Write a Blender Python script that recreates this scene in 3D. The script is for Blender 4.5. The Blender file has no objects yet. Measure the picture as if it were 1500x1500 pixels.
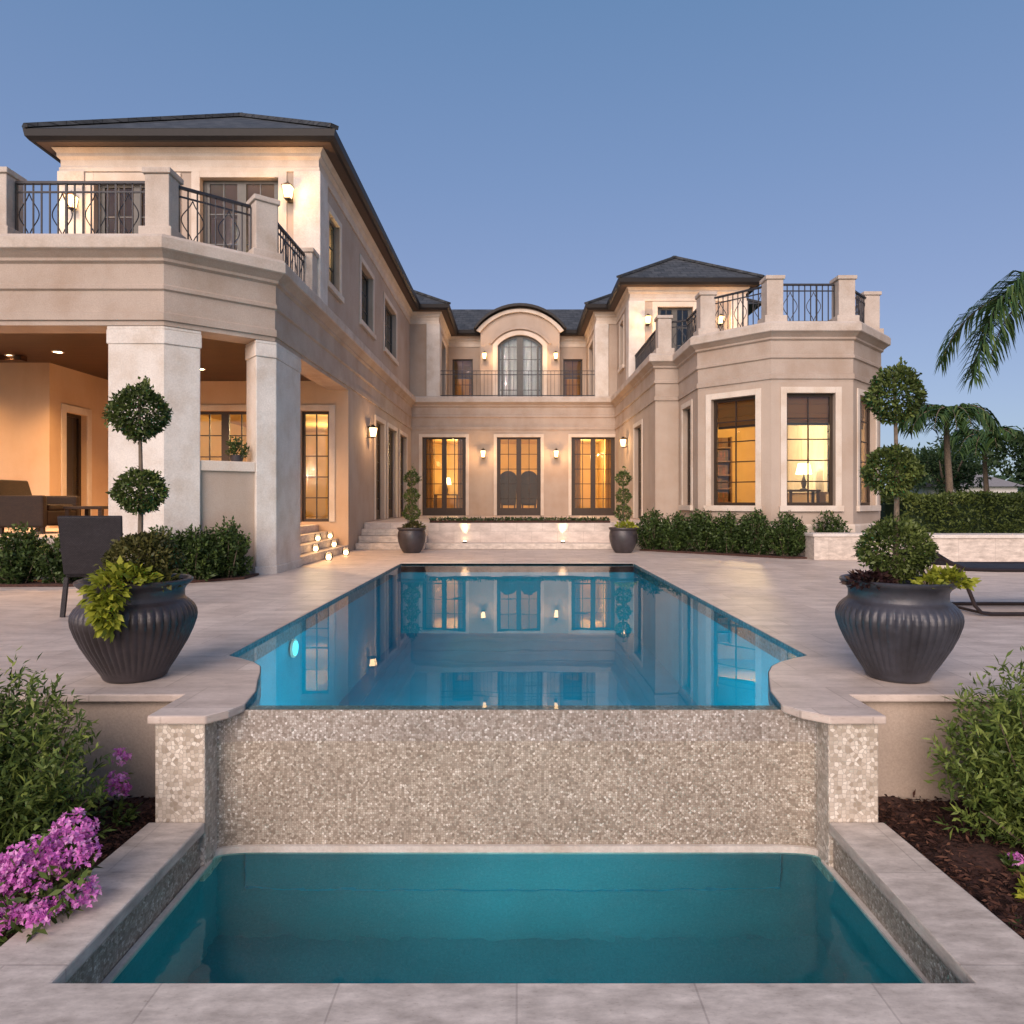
import bpy, bmesh, math, random
import numpy as np
from mathutils import Vector, Matrix
from mathutils.geometry import tessellate_polygon

random.seed(7)
RNG = np.random.default_rng(7)
R = math.radians
scene = bpy.context.scene
COL = scene.collection

# ------------------------------------------------------------------ camera
EYE = 1.1
cam_d = bpy.data.cameras.new('camera')
cam_d.sensor_width = 36.0
cam_d.lens = 24.0
cam_d.shift_x = -7 / 1500
cam_d.shift_y = -15 / 1500
cam_d.clip_start = 0.05
cam_d.clip_end = 6000
cam = bpy.data.objects.new('camera', cam_d)
cam.location = (0, 0, EYE)
cam.rotation_euler = (R(90), 0, 0)
COL.objects.link(cam)
scene.camera = cam

# ------------------------------------------------------------------ sky, sun, exposure
SUN_EL, SUN_AZ = 26.0, 196.0        # sun low behind the camera, its glow only
world = bpy.data.worlds.new('World')
scene.world = world
world.use_nodes = True
wn = world.node_tree
for n in list(wn.nodes):
    wn.nodes.remove(n)
w_out = wn.nodes.new('ShaderNodeOutputWorld')
w_bg = wn.nodes.new('ShaderNodeBackground')
w_sky = wn.nodes.new('ShaderNodeTexSky')
w_sky.sky_type = 'NISHITA'
w_sky.sun_disc = False
w_sky.sun_elevation = R(SUN_EL)
w_sky.sun_rotation = R(SUN_AZ)
w_sky.air_density = 1.0
w_sky.dust_density = 0.6
w_sky.ozone_density = 2.0
w_hsv = wn.nodes.new('ShaderNodeHueSaturation')
w_hsv.inputs['Saturation'].default_value = 1.0
w_tc = wn.nodes.new('ShaderNodeTexCoord')
w_sep = wn.nodes.new('ShaderNodeSeparateXYZ')
w_ramp = wn.nodes.new('ShaderNodeValToRGB')
w_mix = wn.nodes.new('ShaderNodeMix')
w_mix.data_type = 'RGBA'
w_mix.inputs[0].default_value = 0.80
wn.links.new(w_tc.outputs['Generated'], w_sep.inputs[0])
wn.links.new(w_sep.outputs['Z'], w_ramp.inputs['Fac'])
DUSK = 6.0                          # evening gradient in the sky texture's own units
el = w_ramp.color_ramp.elements
el[0].position = 0.0
el[0].color = (0.33, 0.44, 0.62, 1)
el[1].position = 1.0
el[1].color = (0.10, 0.20, 0.40, 1)
for p, c in ((0.12, (0.325, 0.405, 0.635)), (0.26, (0.270, 0.345, 0.595)), (0.42, (0.205, 0.310, 0.555)), (0.60, (0.145, 0.27, 0.50))):
    e = el.new(p)
    e.color = (*c, 1)
w_mul = wn.nodes.new('ShaderNodeVectorMath')
w_mul.operation = 'SCALE'
w_mul.inputs['Scale'].default_value = DUSK
wn.links.new(w_ramp.outputs['Color'], w_mul.inputs[0])
wn.links.new(w_sky.outputs[0], w_hsv.inputs['Color'])
wn.links.new(w_hsv.outputs[0], w_mix.inputs[6])
wn.links.new(w_mul.outputs[0], w_mix.inputs[7])
wn.links.new(w_mix.outputs[2], w_bg.inputs['Color'])
w_bg.inputs['Strength'].default_value = 0.10
wn.links.new(w_bg.outputs[0], w_out.inputs[0])

sun_d = bpy.data.lights.new('sun', 'SUN')
sun_d.energy = 2.6
sun_d.angle = R(50)
sun_d.color = (1.0, 0.80, 0.69)
sun_d.cycles.use_multiple_importance_sampling = False
sun = bpy.data.objects.new('sun', sun_d)
sun_dir = Vector((math.sin(R(SUN_AZ)) * math.cos(R(SUN_EL)), math.cos(R(SUN_AZ)) * math.cos(R(SUN_EL)), math.sin(R(SUN_EL))))
sun.rotation_euler = sun_dir.to_track_quat('Z', 'Y').to_euler()
sun.location = (-6, -20, 12)
COL.objects.link(sun)

scene.view_settings.view_transform = 'Standard'
scene.view_settings.look = 'None'
scene.view_settings.exposure = 0.65
scene.view_settings.gamma = 1.0
scene.render.engine = 'CYCLES'
scene.cycles.use_denoising = True
scene.cycles.max_bounces = 10
scene.cycles.transparent_max_bounces = 16
scene.cycles.sample_clamp_indirect = 6.0
LAMP = 1.0                          # common factor of the warm lamps


# ------------------------------------------------------------------ helpers
def org(parent):
    v = Vector((0, 0, 0))
    while parent is not None:
        v = v + parent.location
        parent = parent.parent
    return v


def thing(name, label, cat, loc=(0, 0, 0), group=None):
    o = bpy.data.objects.new(name, None)
    o.empty_display_size = 0.1
    o.location = loc
    o['label'] = label
    o['category'] = cat
    if group:
        o['group'] = group
    COL.objects.link(o)
    return o


def tag(o, label, cat, group=None):
    o['label'] = label
    o['category'] = cat
    if group:
        o['group'] = group
    return o


def structure(o, label, cat='ground'):
    o['kind'] = 'structure'
    o['label'] = label
    o['category'] = cat
    return o


def copy_tree(o, parent=None):
    c = o.copy()
    COL.objects.link(c)
    if parent is not None:
        c.parent = parent
    for ch in list(o.children):
        copy_tree(ch, c)
    return c


def box_uv(me):
    uvl = me.uv_layers.new(name='UVMap')
    n = len(me.loops)
    co = np.empty(len(me.vertices) * 3)
    me.vertices.foreach_get('co', co)
    co = co.reshape(-1, 3)
    li = np.empty(n, dtype=np.int32)
    me.loops.foreach_get('vertex_index', li)
    uv = np.empty((n, 2))
    for p in me.polygons:
        nx, ny, nz = abs(p.normal.x), abs(p.normal.y), abs(p.normal.z)
        s = p.loop_start
        e = s + p.loop_total
        c = co[li[s:e]]
        if nz > 0.9 and nz >= nx and nz >= ny:
            uv[s:e] = c[:, :2]
        else:
            h = math.hypot(p.normal.x, p.normal.y) or 1
            tx, ty = -p.normal.y / h, p.normal.x / h
            uv[s:e, 0] = c[:, 0] * tx + c[:, 1] * ty
            uv[s:e, 1] = c[:, 2]
    uvl.data.foreach_set('uv', uv.ravel())


def link_mesh(name, verts, faces, mat, parent=None, smooth=False, world=True, bevel=0, angle=40):
    me = bpy.data.meshes.new(name)
    if world and parent is not None:
        o0 = org(parent)
        verts = [(v[0] - o0.x, v[1] - o0.y, v[2] - o0.z) for v in verts]
    me.from_pydata([tuple(v) for v in verts], [], faces)
    me.update()
    box_uv(me)
    if smooth:
        me.polygons.foreach_set('use_smooth', [True] * len(me.polygons))
        try:
            me.set_sharp_from_angle(angle=R(angle))
        except Exception:
            pass
    if mat is not None:
        me.materials.append(mat)
    o = bpy.data.objects.new(name, me)
    COL.objects.link(o)
    if parent is not None:
        o.parent = parent
    if bevel:
        b = o.modifiers.new('bevel', 'BEVEL')
        b.width = bevel
        b.segments = 2
        b.limit_method = 'ANGLE'
        b.angle_limit = R(40)
        b.harden_normals = False
    return o


def caps(poly):
    """faces that fill a plan polygon, concave ones cut into triangles facing up"""
    n = len(poly)
    V2 = [Vector(p) for p in poly]
    cr = []
    for i in range(n):
        a, b, c = V2[i - 1], V2[i], V2[(i + 1) % n]
        cr.append((b - a).cross(c - b))
    if all(x > -1e-9 for x in cr):
        return [tuple(range(n))]
    out = []
    for t in tessellate_polygon([[Vector((x, y, 0)) for x, y in poly]]):
        a, b, c = (V2[i] for i in t)
        out.append(tuple(t) if (b - a).cross(c - a) > 0 else (t[0], t[2], t[1]))
    return out


class MB:
    def __init__(self):
        self.v = []
        self.f = []

    def add(self, verts, faces):
        k = len(self.v)
        self.v += [tuple(v) for v in verts]
        self.f += [tuple(i + k for i in f) for f in faces]

    def box(self, x0, x1, y0, y1, z0, z1):
        self.add([(x0, y0, z0), (x1, y0, z0), (x1, y1, z0), (x0, y1, z0), (x0, y0, z1), (x1, y0, z1), (x1, y1, z1), (x0, y1, z1)],
                 [(3, 2, 1, 0), (4, 5, 6, 7), (0, 1, 5, 4), (1, 2, 6, 5), (2, 3, 7, 6), (3, 0, 4, 7)])

    def hexa(self, p):
        self.add(p, [(3, 2, 1, 0), (4, 5, 6, 7), (0, 1, 5, 4), (1, 2, 6, 5), (2, 3, 7, 6), (3, 0, 4, 7)])

    def obox(self, c, sx, sy, z0, z1, ang=0.0):
        ca, sa = math.cos(ang), math.sin(ang)
        q = [(-sx / 2, -sy / 2), (sx / 2, -sy / 2), (sx / 2, sy / 2), (-sx / 2, sy / 2)]
        p = [(c[0] + x * ca - y * sa, c[1] + x * sa + y * ca) for x, y in q]
        self.hexa([(x, y, z0) for x, y in p] + [(x, y, z1) for x, y in p])

    def prism(self, poly, z0, z1, bottom=True):
        n = len(poly)
        area = sum(poly[i][0] * poly[(i + 1) % n][1] - poly[(i + 1) % n][0] * poly[i][1] for i in range(n))
        if area < 0:
            poly = poly[::-1]
        vs = [(x, y, z0) for x, y in poly] + [(x, y, z1) for x, y in poly]
        fs = [(i, (i + 1) % n, n + (i + 1) % n, n + i) for i in range(n)]
        for t in caps(poly):
            fs.append(tuple(n + i for i in t))
            if bottom:
                fs.append(t[::-1])
        self.add(vs, fs)

    def bar(self, a, b, w, h=None):
        a, b = Vector(a), Vector(b)
        h = h or w
        d = (b - a).normalized()
        up = Vector((0, 0, 1)) if abs(d.z) < 0.9 else Vector((0, 1, 0))
        s = d.cross(up).normalized()
        u = s.cross(d).normalized()
        p = []
        for c in (a, b):
            for i, j in ((-1, -1), (1, -1), (1, 1), (-1, 1)):
                p.append(c + s * (i * w / 2) + u * (j * h / 2))
        self.add(p, [(3, 2, 1, 0), (4, 5, 6, 7), (0, 1, 5, 4), (1, 2, 6, 5), (2, 3, 7, 6), (3, 0, 4, 7)])

    def tube(self, pts, r, n=8, cap=True):
        pts = [Vector(p) for p in pts]
        m = len(pts)
        rs = r if isinstance(r, (list, tuple)) else [r] * m
        ref = None
        rings = []
        for i, p in enumerate(pts):
            d = (pts[min(i + 1, m - 1)] - pts[max(i - 1, 0)]).normalized()
            if ref is None:
                ref = Vector((1, 0, 0)) if abs(d.x) < 0.8 else Vector((0, 1, 0))
            s = (ref - d * ref.dot(d)).normalized()
            ref = s
            u = d.cross(s)
            rings.append([p + (s * math.cos(2 * math.pi * k / n) + u * math.sin(2 * math.pi * k / n)) * rs[i] for k in range(n)])
        vs = [v for r_ in rings for v in r_]
        fs = []
        for i in range(m - 1):
            for k in range(n):
                fs.append((i * n + k, i * n + (k + 1) % n, (i + 1) * n + (k + 1) % n, (i + 1) * n + k))
        if cap:
            fs.append(tuple(range(n - 1, -1, -1)))
            fs.append(tuple((m - 1) * n + k for k in range(n)))
        self.add(vs, fs)

    def lathe(self, prof, n=32, c=(0, 0, 0), mod=None):
        vs, fs = [], []
        m = len(prof)
        for j, (r, z) in enumerate(prof):
            for k in range(n):
                a = 2 * math.pi * k / n
                rr = r if mod is None else r * mod(a, z)
                vs.append((c[0] + rr * math.cos(a), c[1] + rr * math.sin(a), c[2] + z))
        for j in range(m - 1):
            for k in range(n):
                fs.append((j * n + k, j * n + (k + 1) % n, (j + 1) * n + (k + 1) % n, (j + 1) * n + k))
        self.add(vs, fs)
        k0 = len(self.v) - m * n
        if prof[0][0] > 1e-4:
            self.f.append(tuple(k0 + k for k in range(n - 1, -1, -1)))
        if prof[-1][0] > 1e-4:
            self.f.append(tuple(k0 + (m - 1) * n + k for k in range(n)))

    def sphere(self, c, r, nu=14, nv=9, sz=1.0):
        prof = [(r * math.sin(math.pi * j / nv) if 0 < j < nv else 0.0005, -r * sz * math.cos(math.pi * j / nv)) for j in range(nv + 1)]
        self.lathe(prof, nu, c)

    def build(self, name, mat, parent=None, **kw):
        return link_mesh(name, self.v, self.f, mat, parent, **kw)


def sweep(profile, path, closed_profile=True, ends=True):
    """profile: (offset outward to the right of travel, z); path: plan points, mitred corners"""
    m = len(path)
    P = [Vector((p[0], p[1])) for p in path]
    mb = MB()
    rings = []
    for i in range(m):
        if i == 0:
            d = (P[1] - P[0]).normalized()
            nrm = Vector((d.y, -d.x))
        elif i == m - 1:
            d = (P[-1] - P[-2]).normalized()
            nrm = Vector((d.y, -d.x))
        else:
            d0 = (P[i] - P[i - 1]).normalized()
            d1 = (P[i + 1] - P[i]).normalized()
            n0, n1 = Vector((d0.y, -d0.x)), Vector((d1.y, -d1.x))
            b = (n0 + n1).normalized()
            nrm = b / max(0.3, b.dot(n0))
        rings.append([(P[i].x + nrm.x * o, P[i].y + nrm.y * o, z) for o, z in profile])
    k = len(profile)
    vs = [v for r in rings for v in r]
    fs = []
    for i in range(m - 1):
        for j in range(k if closed_profile else k - 1):
            a, b = i * k + j, i * k + (j + 1) % k
            fs.append((a, b, b + k, a + k))
    if closed_profile and ends:
        fs.append(tuple(range(k)))
        fs.append(tuple((m - 1) * k + j for j in range(k - 1, -1, -1)))
    mb.add(vs, fs)
    me = bmesh.new()
    return mb


def fill(outer, holes, z0, z1):
    """flat slab with holes"""
    def ccw(p, want):
        a = sum(p[i][0] * p[(i + 1) % len(p)][1] - p[(i + 1) % len(p)][0] * p[i][1] for i in range(len(p)))
        return p if (a > 0) == want else p[::-1]
    loops = [ccw(list(outer), True)] + [ccw(list(h), False) for h in holes]
    tris = tessellate_polygon([[Vector((x, y, 0)) for x, y in lp] for lp in loops])
    flat = [p for lp in loops for p in lp]
    n = len(flat)
    mb = MB()
    vs = [(x, y, z1) for x, y in flat] + [(x, y, z0) for x, y in flat]
    fs = []
    for t in tris:
        a, b, c = (Vector((*flat[i], 0)) for i in t)
        if (b - a).cross(c - a).z < 0:
            t = (t[0], t[2], t[1])
        fs.append(tuple(t))
        fs.append((t[2] + n, t[1] + n, t[0] + n))
    k = 0
    for lp in loops:
        m = len(lp)
        for i in range(m):
            a, b = k + i, k + (i + 1) % m
            fs.append((a + n, b + n, b, a))
        k += m
    mb.add(vs, fs)
    return mb


# ------------------------------------------------------------------ materials
def new_mat(name):
    m = bpy.data.materials.new(name)
    m.use_nodes = True
    nt = m.node_tree
    for n in list(nt.nodes):
        nt.nodes.remove(n)
    out = nt.nodes.new('ShaderNodeOutputMaterial')
    return m, nt, out


def N(nt, kind, **kw):
    n = nt.nodes.new(kind)
    for k, v in kw.items():
        if k in n.inputs:
            n.inputs[k].default_value = v
        else:
            setattr(n, k, v)
    return n


def ramp(nt, stops):
    r = nt.nodes.new('ShaderNodeValToRGB')
    e = r.color_ramp.elements
    e[0].position, e[0].color = stops[0][0], (*stops[0][1], 1)
    e[1].position, e[1].color = stops[-1][0], (*stops[-1][1], 1)
    for p, c in stops[1:-1]:
        x = e.new(p)
        x.color = (*c, 1)
    return r


def mixc(nt, a, b, fac, blend='MIX'):
    m = nt.nodes.new('ShaderNodeMix')
    m.data_type = 'RGBA'
    m.blend_type = blend
    for idx, val in ((0, fac), (6, a), (7, b)):
        if hasattr(val, 'is_linked') or isinstance(val, bpy.types.NodeSocket):
            nt.links.new(val, m.inputs[idx])
        elif idx == 0:
            m.inputs[0].default_value = val
        else:
            m.inputs[idx].default_value = (*val, 1)
    return m.outputs[2]


def stone_like(name, base, var=0.12, scale=3.0, rough=0.75, bump=0.15, fine=60.0, spec=0.3, coords='Object', warm=(1.0, 0.93, 0.86)):
    m, nt, out = new_mat(name)
    tc = N(nt, 'ShaderNodeTexCoord')
    n1 = N(nt, 'ShaderNodeTexNoise', Scale=scale, Detail=6.0, Roughness=0.6)
    n2 = N(nt, 'ShaderNodeTexNoise', Scale=fine, Detail=4.0, Roughness=0.7)
    nt.links.new(tc.outputs[coords], n1.inputs['Vector'])
    nt.links.new(tc.outputs[coords], n2.inputs['Vector'])
    d = tuple(c * (1 - var * 1.6) * w for c, w in zip(base, warm))
    l = tuple(min(1, c * (1 + var)) for c in base)
    r1 = ramp(nt, [(0.3, d), (0.55, base), (0.75, l)])
    nt.links.new(n1.outputs['Fac'], r1.inputs['Fac'])
    r2 = ramp(nt, [(0.3, (0.84, 0.84, 0.84)), (0.7, (1.08, 1.08, 1.08))])
    nt.links.new(n2.outputs['Fac'], r2.inputs['Fac'])
    col = mixc(nt, r1.outputs['Color'], r2.outputs['Color'], 1.0, 'MULTIPLY')
    mp = N(nt, 'ShaderNodeMapping')
    mp.inputs['Scale'].default_value = (3.0, 3.0, 0.45)
    nt.links.new(tc.outputs[coords], mp.inputs[0])
    n3 = N(nt, 'ShaderNodeTexNoise', Scale=1.0, Detail=5.0, Roughness=0.6)
    nt.links.new(mp.outputs[0], n3.inputs['Vector'])
    r3 = ramp(nt, [(0.30, (0.945, 0.94, 0.93)), (0.55, (1, 1, 1)), (0.8, (1.02, 1.02, 1.02))])
    nt.links.new(n3.outputs['Fac'], r3.inputs['Fac'])
    col = mixc(nt, col, r3.outputs['Color'], 1.0, 'MULTIPLY')
    p = N(nt, 'ShaderNodeBsdfPrincipled', Roughness=rough)
    p.inputs['Specular IOR Level'].default_value = spec
    nt.links.new(col, p.inputs['Base Color'])
    b = N(nt, 'ShaderNodeBump', Strength=bump, Distance=0.01)
    nt.links.new(n2.outputs['Fac'], b.inputs['Height'])
    nt.links.new(b.outputs[0], p.inputs['Normal'])
    nt.links.new(p.outputs[0], out.inputs[0])
    return m


def plain(name, base, rough=0.5, metal=0.0, spec=0.5, var=0.15, scale=12.0, bump=0.0):
    m, nt, out = new_mat(name)
    tc = N(nt, 'ShaderNodeTexCoord')
    n1 = N(nt, 'ShaderNodeTexNoise', Scale=scale, Detail=5.0)
    nt.links.new(tc.outputs['Object'], n1.inputs['Vector'])
    r1 = ramp(nt, [(0.25, tuple(c * (1 - var) for c in base)), (0.75, tuple(min(1, c * (1 + var)) for c in base))])
    nt.links.new(n1.outputs['Fac'], r1.inputs['Fac'])
    p = N(nt, 'ShaderNodeBsdfPrincipled', Roughness=rough, Metallic=metal)
    p.inputs['Specular IOR Level'].default_value = spec
    nt.links.new(r1.outputs['Color'], p.inputs['Base Color'])
    if bump:
        b = N(nt, 'ShaderNodeBump', Strength=bump, Distance=0.01)
        nt.links.new(n1.outputs['Fac'], b.inputs['Height'])
        nt.links.new(b.outputs[0], p.inputs['Normal'])
    nt.links.new(p.outputs[0], out.inputs[0])
    return m


def brick_mat(name, bw, bh, c1, c2, mortar, msize=0.02, offset=0.5, rough=0.6, bump=0.3, mottle=0.5, spec=0.35, nscale=4.0, squash_freq=2, pits=22.0):
    """pavers, slates or blocks laid in the mesh's metre UVs"""
    m, nt, out = new_mat(name)
    uv = N(nt, 'ShaderNodeUVMap')
    br = N(nt, 'ShaderNodeTexBrick', Scale=1.0)
    br.inputs['Color1'].default_value = (*c1, 1)
    br.inputs['Color2'].default_value = (*c2, 1)
    br.inputs['Mortar'].default_value = (*mortar, 1)
    br.inputs['Mortar Size'].default_value = msize
    br.inputs['Mortar Smooth'].default_value = 0.2
    br.inputs['Bias'].default_value = 0.0
    br.inputs['Brick Width'].default_value = bw
    br.inputs['Row Height'].default_value = bh
    br.offset = offset
    br.squash_frequency = squash_freq
    nt.links.new(uv.outputs[0], br.inputs['Vector'])
    n1 = N(nt, 'ShaderNodeTexNoise', Scale=nscale, Detail=7.0, Roughness=0.65)
    mp = N(nt, 'ShaderNodeMapping')
    mp.inputs['Scale'].default_value = (1.0, 2.4, 1.0)
    nt.links.new(uv.outputs[0], mp.inputs[0])
    nt.links.new(mp.outputs[0], n1.inputs['Vector'])
    lo, hi = 1 - mottle * 0.55, 1 + mottle * 0.4
    r1 = ramp(nt, [(0.28, (lo, lo * 0.97, lo * 0.95)), (0.72, (hi, hi, hi))])
    nt.links.new(n1.outputs['Fac'], r1.inputs['Fac'])
    col = mixc(nt, br.outputs['Color'], r1.outputs['Color'], 1.0, 'MULTIPLY')
    n4 = N(nt, 'ShaderNodeTexNoise', Scale=pits, Detail=5.0, Roughness=0.75)
    nt.links.new(mp.outputs[0], n4.inputs['Vector'])
    r4 = ramp(nt, [(0.30, (0.72, 0.68, 0.64)), (0.42, (0.97, 0.97, 0.97)), (0.75, (1.07, 1.07, 1.07))])
    nt.links.new(n4.outputs['Fac'], r4.inputs['Fac'])
    col = mixc(nt, col, r4.outputs['Color'], 1.0, 'MULTIPLY')
    p = N(nt, 'ShaderNodeBsdfPrincipled', Roughness=rough)
    p.inputs['Specular IOR Level'].default_value = spec
    nt.links.new(col, p.inputs['Base Color'])
    ad = N(nt, 'ShaderNodeMath', operation='MULTIPLY_ADD')
    ad.inputs[1].default_value = 0.25
    nt.links.new(n1.outputs['Fac'], ad.inputs[0])
    inv = N(nt, 'ShaderNodeMath', operation='SUBTRACT')
    inv.inputs[0].default_value = 1.0
    nt.links.new(br.outputs['Fac'], inv.inputs[1])
    nt.links.new(inv.outputs[0], ad.inputs[2])
    b = N(nt, 'ShaderNodeBump', Strength=bump, Distance=0.006)
    nt.links.new(ad.outputs[0], b.inputs['Height'])
    nt.links.new(b.outputs[0], p.inputs['Normal'])
    nt.links.new(p.outputs[0], out.inputs[0])
    return m


def mosaic_mat(name, size, stops, grout, rough=0.35, jitter=0.35, dist='CHEBYCHEV'):
    """small glass and stone tesserae: colour picked per cell"""
    m, nt, out = new_mat(name)
    uv = N(nt, 'ShaderNodeUVMap')
    v = N(nt, 'ShaderNodeTexVoronoi', Scale=1.0 / size, Randomness=jitter)
    v.voronoi_dimensions = '2D'
    v.distance = dist
    ve = N(nt, 'ShaderNodeTexVoronoi', Scale=1.0 / size, Randomness=jitter)
    ve.voronoi_dimensions = '2D'
    ve.feature = 'DISTANCE_TO_EDGE'
    nt.links.new(uv.outputs[0], v.inputs['Vector'])
    nt.links.new(uv.outputs[0], ve.inputs['Vector'])
    sp = N(nt, 'ShaderNodeSeparateColor')
    nt.links.new(v.outputs['Color'], sp.inputs[0])
    r = ramp(nt, stops)
    r.color_ramp.interpolation = 'LINEAR'
    nt.links.new(sp.outputs[0], r.inputs['Fac'])
    big = N(nt, 'ShaderNodeTexNoise', Scale=2.2, Detail=3.0)
    nt.links.new(uv.outputs[0], big.inputs['Vector'])
    rb = ramp(nt, [(0.3, (0.86, 0.86, 0.86)), (0.7, (1.1, 1.1, 1.1))])
    nt.links.new(big.outputs['Fac'], rb.inputs['Fac'])
    tile = mixc(nt, r.outputs['Color'], rb.outputs['Color'], 1.0, 'MULTIPLY')
    g = ramp(nt, [(0.03, (1, 1, 1)), (0.09, (0, 0, 0))])
    nt.links.new(ve.outputs['Distance'], g.inputs['Fac'])
    col = mixc(nt, tile, grout, g.outputs['Color'])
    p = N(nt, 'ShaderNodeBsdfPrincipled', Roughness=rough)
    nt.links.new(col, p.inputs['Base Color'])
    rr = N(nt, 'ShaderNodeMapRange')
    rr.inputs['To Min'].default_value = 0.3
    rr.inputs['To Max'].default_value = 0.6
    nt.links.new(sp.outputs[1], rr.inputs['Value'])
    nt.links.new(rr.outputs[0], p.inputs['Roughness'])
    b = N(nt, 'ShaderNodeBump', Strength=0.3, Distance=0.004)
    nt.links.new(ve.outputs['Distance'], b.inputs['Height'])
    nt.links.new(b.outputs[0], p.inputs['Normal'])
    nt.links.new(p.outputs[0], out.inputs[0])
    return m


def leaf_mat(name, stops, rough=0.5, trans=0.25):
    m, nt, out = new_mat(name)
    uv = N(nt, 'ShaderNodeUVMap')
    s = N(nt, 'ShaderNodeSeparateXYZ')
    nt.links.new(uv.outputs[0], s.inputs[0])
    r = ramp(nt, stops)
    nt.links.new(s.outputs['X'], r.inputs['Fac'])
    p = N(nt, 'ShaderNodeBsdfPrincipled', Roughness=rough)
    p.inputs['Specular IOR Level'].default_value = 0.35
    nt.links.new(r.outputs['Color'], p.inputs['Base Color'])
    t = N(nt, 'ShaderNodeBsdfTranslucent')
    nt.links.new(r.outputs['Color'], t.inputs['Color'])
    mx = N(nt, 'ShaderNodeMixShader', Fac=trans)
    nt.links.new(p.outputs[0], mx.inputs[1])
    nt.links.new(t.outputs[0], mx.inputs[2])
    nt.links.new(mx.outputs[0], out.inputs[0])
    return m


def emit_mat(name, col, strength):
    m, nt, out = new_mat(name)
    e = N(nt, 'ShaderNodeEmission', Strength=strength)
    e.inputs['Color'].default_value = (*col, 1)
    nt.links.new(e.outputs[0], out.inputs[0])
    return m


def glass_mat(name, tint=(0.9, 0.92, 0.9), ior=1.5):
    m, nt, out = new_mat(name)
    fr = N(nt, 'ShaderNodeFresnel', IOR=ior)
    tr = N(nt, 'ShaderNodeBsdfTransparent')
    tr.inputs['Color'].default_value = (*tint, 1)
    gl = N(nt, 'ShaderNodeBsdfGlossy', Roughness=0.02)
    tc = N(nt, 'ShaderNodeTexCoord')
    nz = N(nt, 'ShaderNodeTexNoise', Scale=1.2, Detail=1.0)
    nt.links.new(tc.outputs['Object'], nz.inputs['Vector'])
    b = N(nt, 'ShaderNodeBump', Strength=0.05, Distance=0.05)
    nt.links.new(nz.outputs['Fac'], b.inputs['Height'])
    nt.links.new(b.outputs[0], gl.inputs['Normal'])
    sc = N(nt, 'ShaderNodeMath', operation='MULTIPLY_ADD')
    sc.inputs[1].default_value = 1.4
    sc.inputs[2].default_value = 0.03
    nt.links.new(fr.outputs[0], sc.inputs[0])
    mx = N(nt, 'ShaderNodeMixShader')
    nt.links.new(sc.outputs[0], mx.inputs[0])
    nt.links.new(tr.outputs[0], mx.inputs[1])
    nt.links.new(gl.outputs[0], mx.inputs[2])
    nt.links.new(mx.outputs[0], out.inputs[0])
    return m


def water_mat(name, tint, wave_scale, strength, rough=0.0, refract=False):
    m, nt, out = new_mat(name)
    tc = N(nt, 'ShaderNodeTexCoord')
    n1 = N(nt, 'ShaderNodeTexNoise', Scale=wave_scale, Detail=2.0)
    nt.links.new(tc.outputs['Object'], n1.inputs['Vector'])
    b = N(nt, 'ShaderNodeBump', Strength=strength, Distance=0.02)
    nt.links.new(n1.outputs['Fac'], b.inputs['Height'])
    fr = N(nt, 'ShaderNodeFresnel', IOR=1.33)
    nt.links.new(b.outputs[0], fr.inputs['Normal'])
    if refract:
        tr = N(nt, 'ShaderNodeBsdfRefraction', IOR=1.33, Roughness=0.0)
        nt.links.new(b.outputs[0], tr.inputs['Normal'])
    else:
        tr = N(nt, 'ShaderNodeBsdfTransparent')
    tr.inputs['Color'].default_value = (*tint, 1)
    gl = N(nt, 'ShaderNodeBsdfGlossy', Roughness=rough)
    nt.links.new(b.outputs[0], gl.inputs['Normal'])
    mx = N(nt, 'ShaderNodeMixShader')
    pol = N(nt, 'ShaderNodeMath', operation='MULTIPLY')
    pol.inputs[1].default_value = 0.78
    nt.links.new(fr.outputs[0], pol.inputs[0])
    nt.links.new(pol.outputs[0], mx.inputs[0])
    nt.links.new(tr.outputs[0], mx.inputs[1])
    nt.links.new(gl.outputs[0], mx.inputs[2])
    nt.links.new(mx.outputs[0], out.inputs[0])
    return m


M = {}
M['stucco'] = stone_like('stucco', (0.455, 0.365, 0.295), var=0.08, scale=0.8, rough=0.85, bump=0.22, fine=90)
M['trim'] = stone_like('cast_stone', (0.66, 0.57, 0.48), var=0.08, scale=2.0, rough=0.75, bump=0.1, fine=70)
M['column'] = stone_like('coral_stone', (0.66, 0.605, 0.545), var=0.10, scale=2.5, rough=0.8, bump=0.25, fine=45)
M['ledge'] = stone_like('ledge_stone', (0.54, 0.465, 0.40), var=0.12, scale=2.0, rough=0.8, bump=0.2, fine=50)
M['cornice'] = stone_like('cornice_stone', (0.435, 0.352, 0.29), var=0.10, scale=1.4, rough=0.8, bump=0.12, fine=60)
M['deck'] = brick_mat('travertine_paver', 0.61, 0.405, (0.63, 0.535, 0.465), (0.54, 0.45, 0.39), (0.46, 0.38, 0.325), msize=0.005, offset=0.42, rough=0.5, mottle=0.5, bump=0.2, nscale=2.6)
M['coping'] = brick_mat('travertine_coping', 0.61, 0.61, (0.60, 0.525, 0.45), (0.54, 0.465, 0.40), (0.46, 0.395, 0.34), msize=0.004, rough=0.55, mottle=0.7, bump=0.3, nscale=6, pits=38.0)
M['slate'] = brick_mat('roof_slate', 0.30, 0.16, (0.075, 0.08, 0.085), (0.045, 0.05, 0.055), (0.02, 0.02, 0.022), msize=0.008, rough=0.65, mottle=0.9, bump=0.8)
M['gutter'] = plain('bronze_gutter', (0.014, 0.012, 0.012), rough=0.5, metal=0.0, spec=0.3)
M['soffit'] = plain('stained_soffit', (0.085, 0.055, 0.04), rough=0.7)
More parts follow.
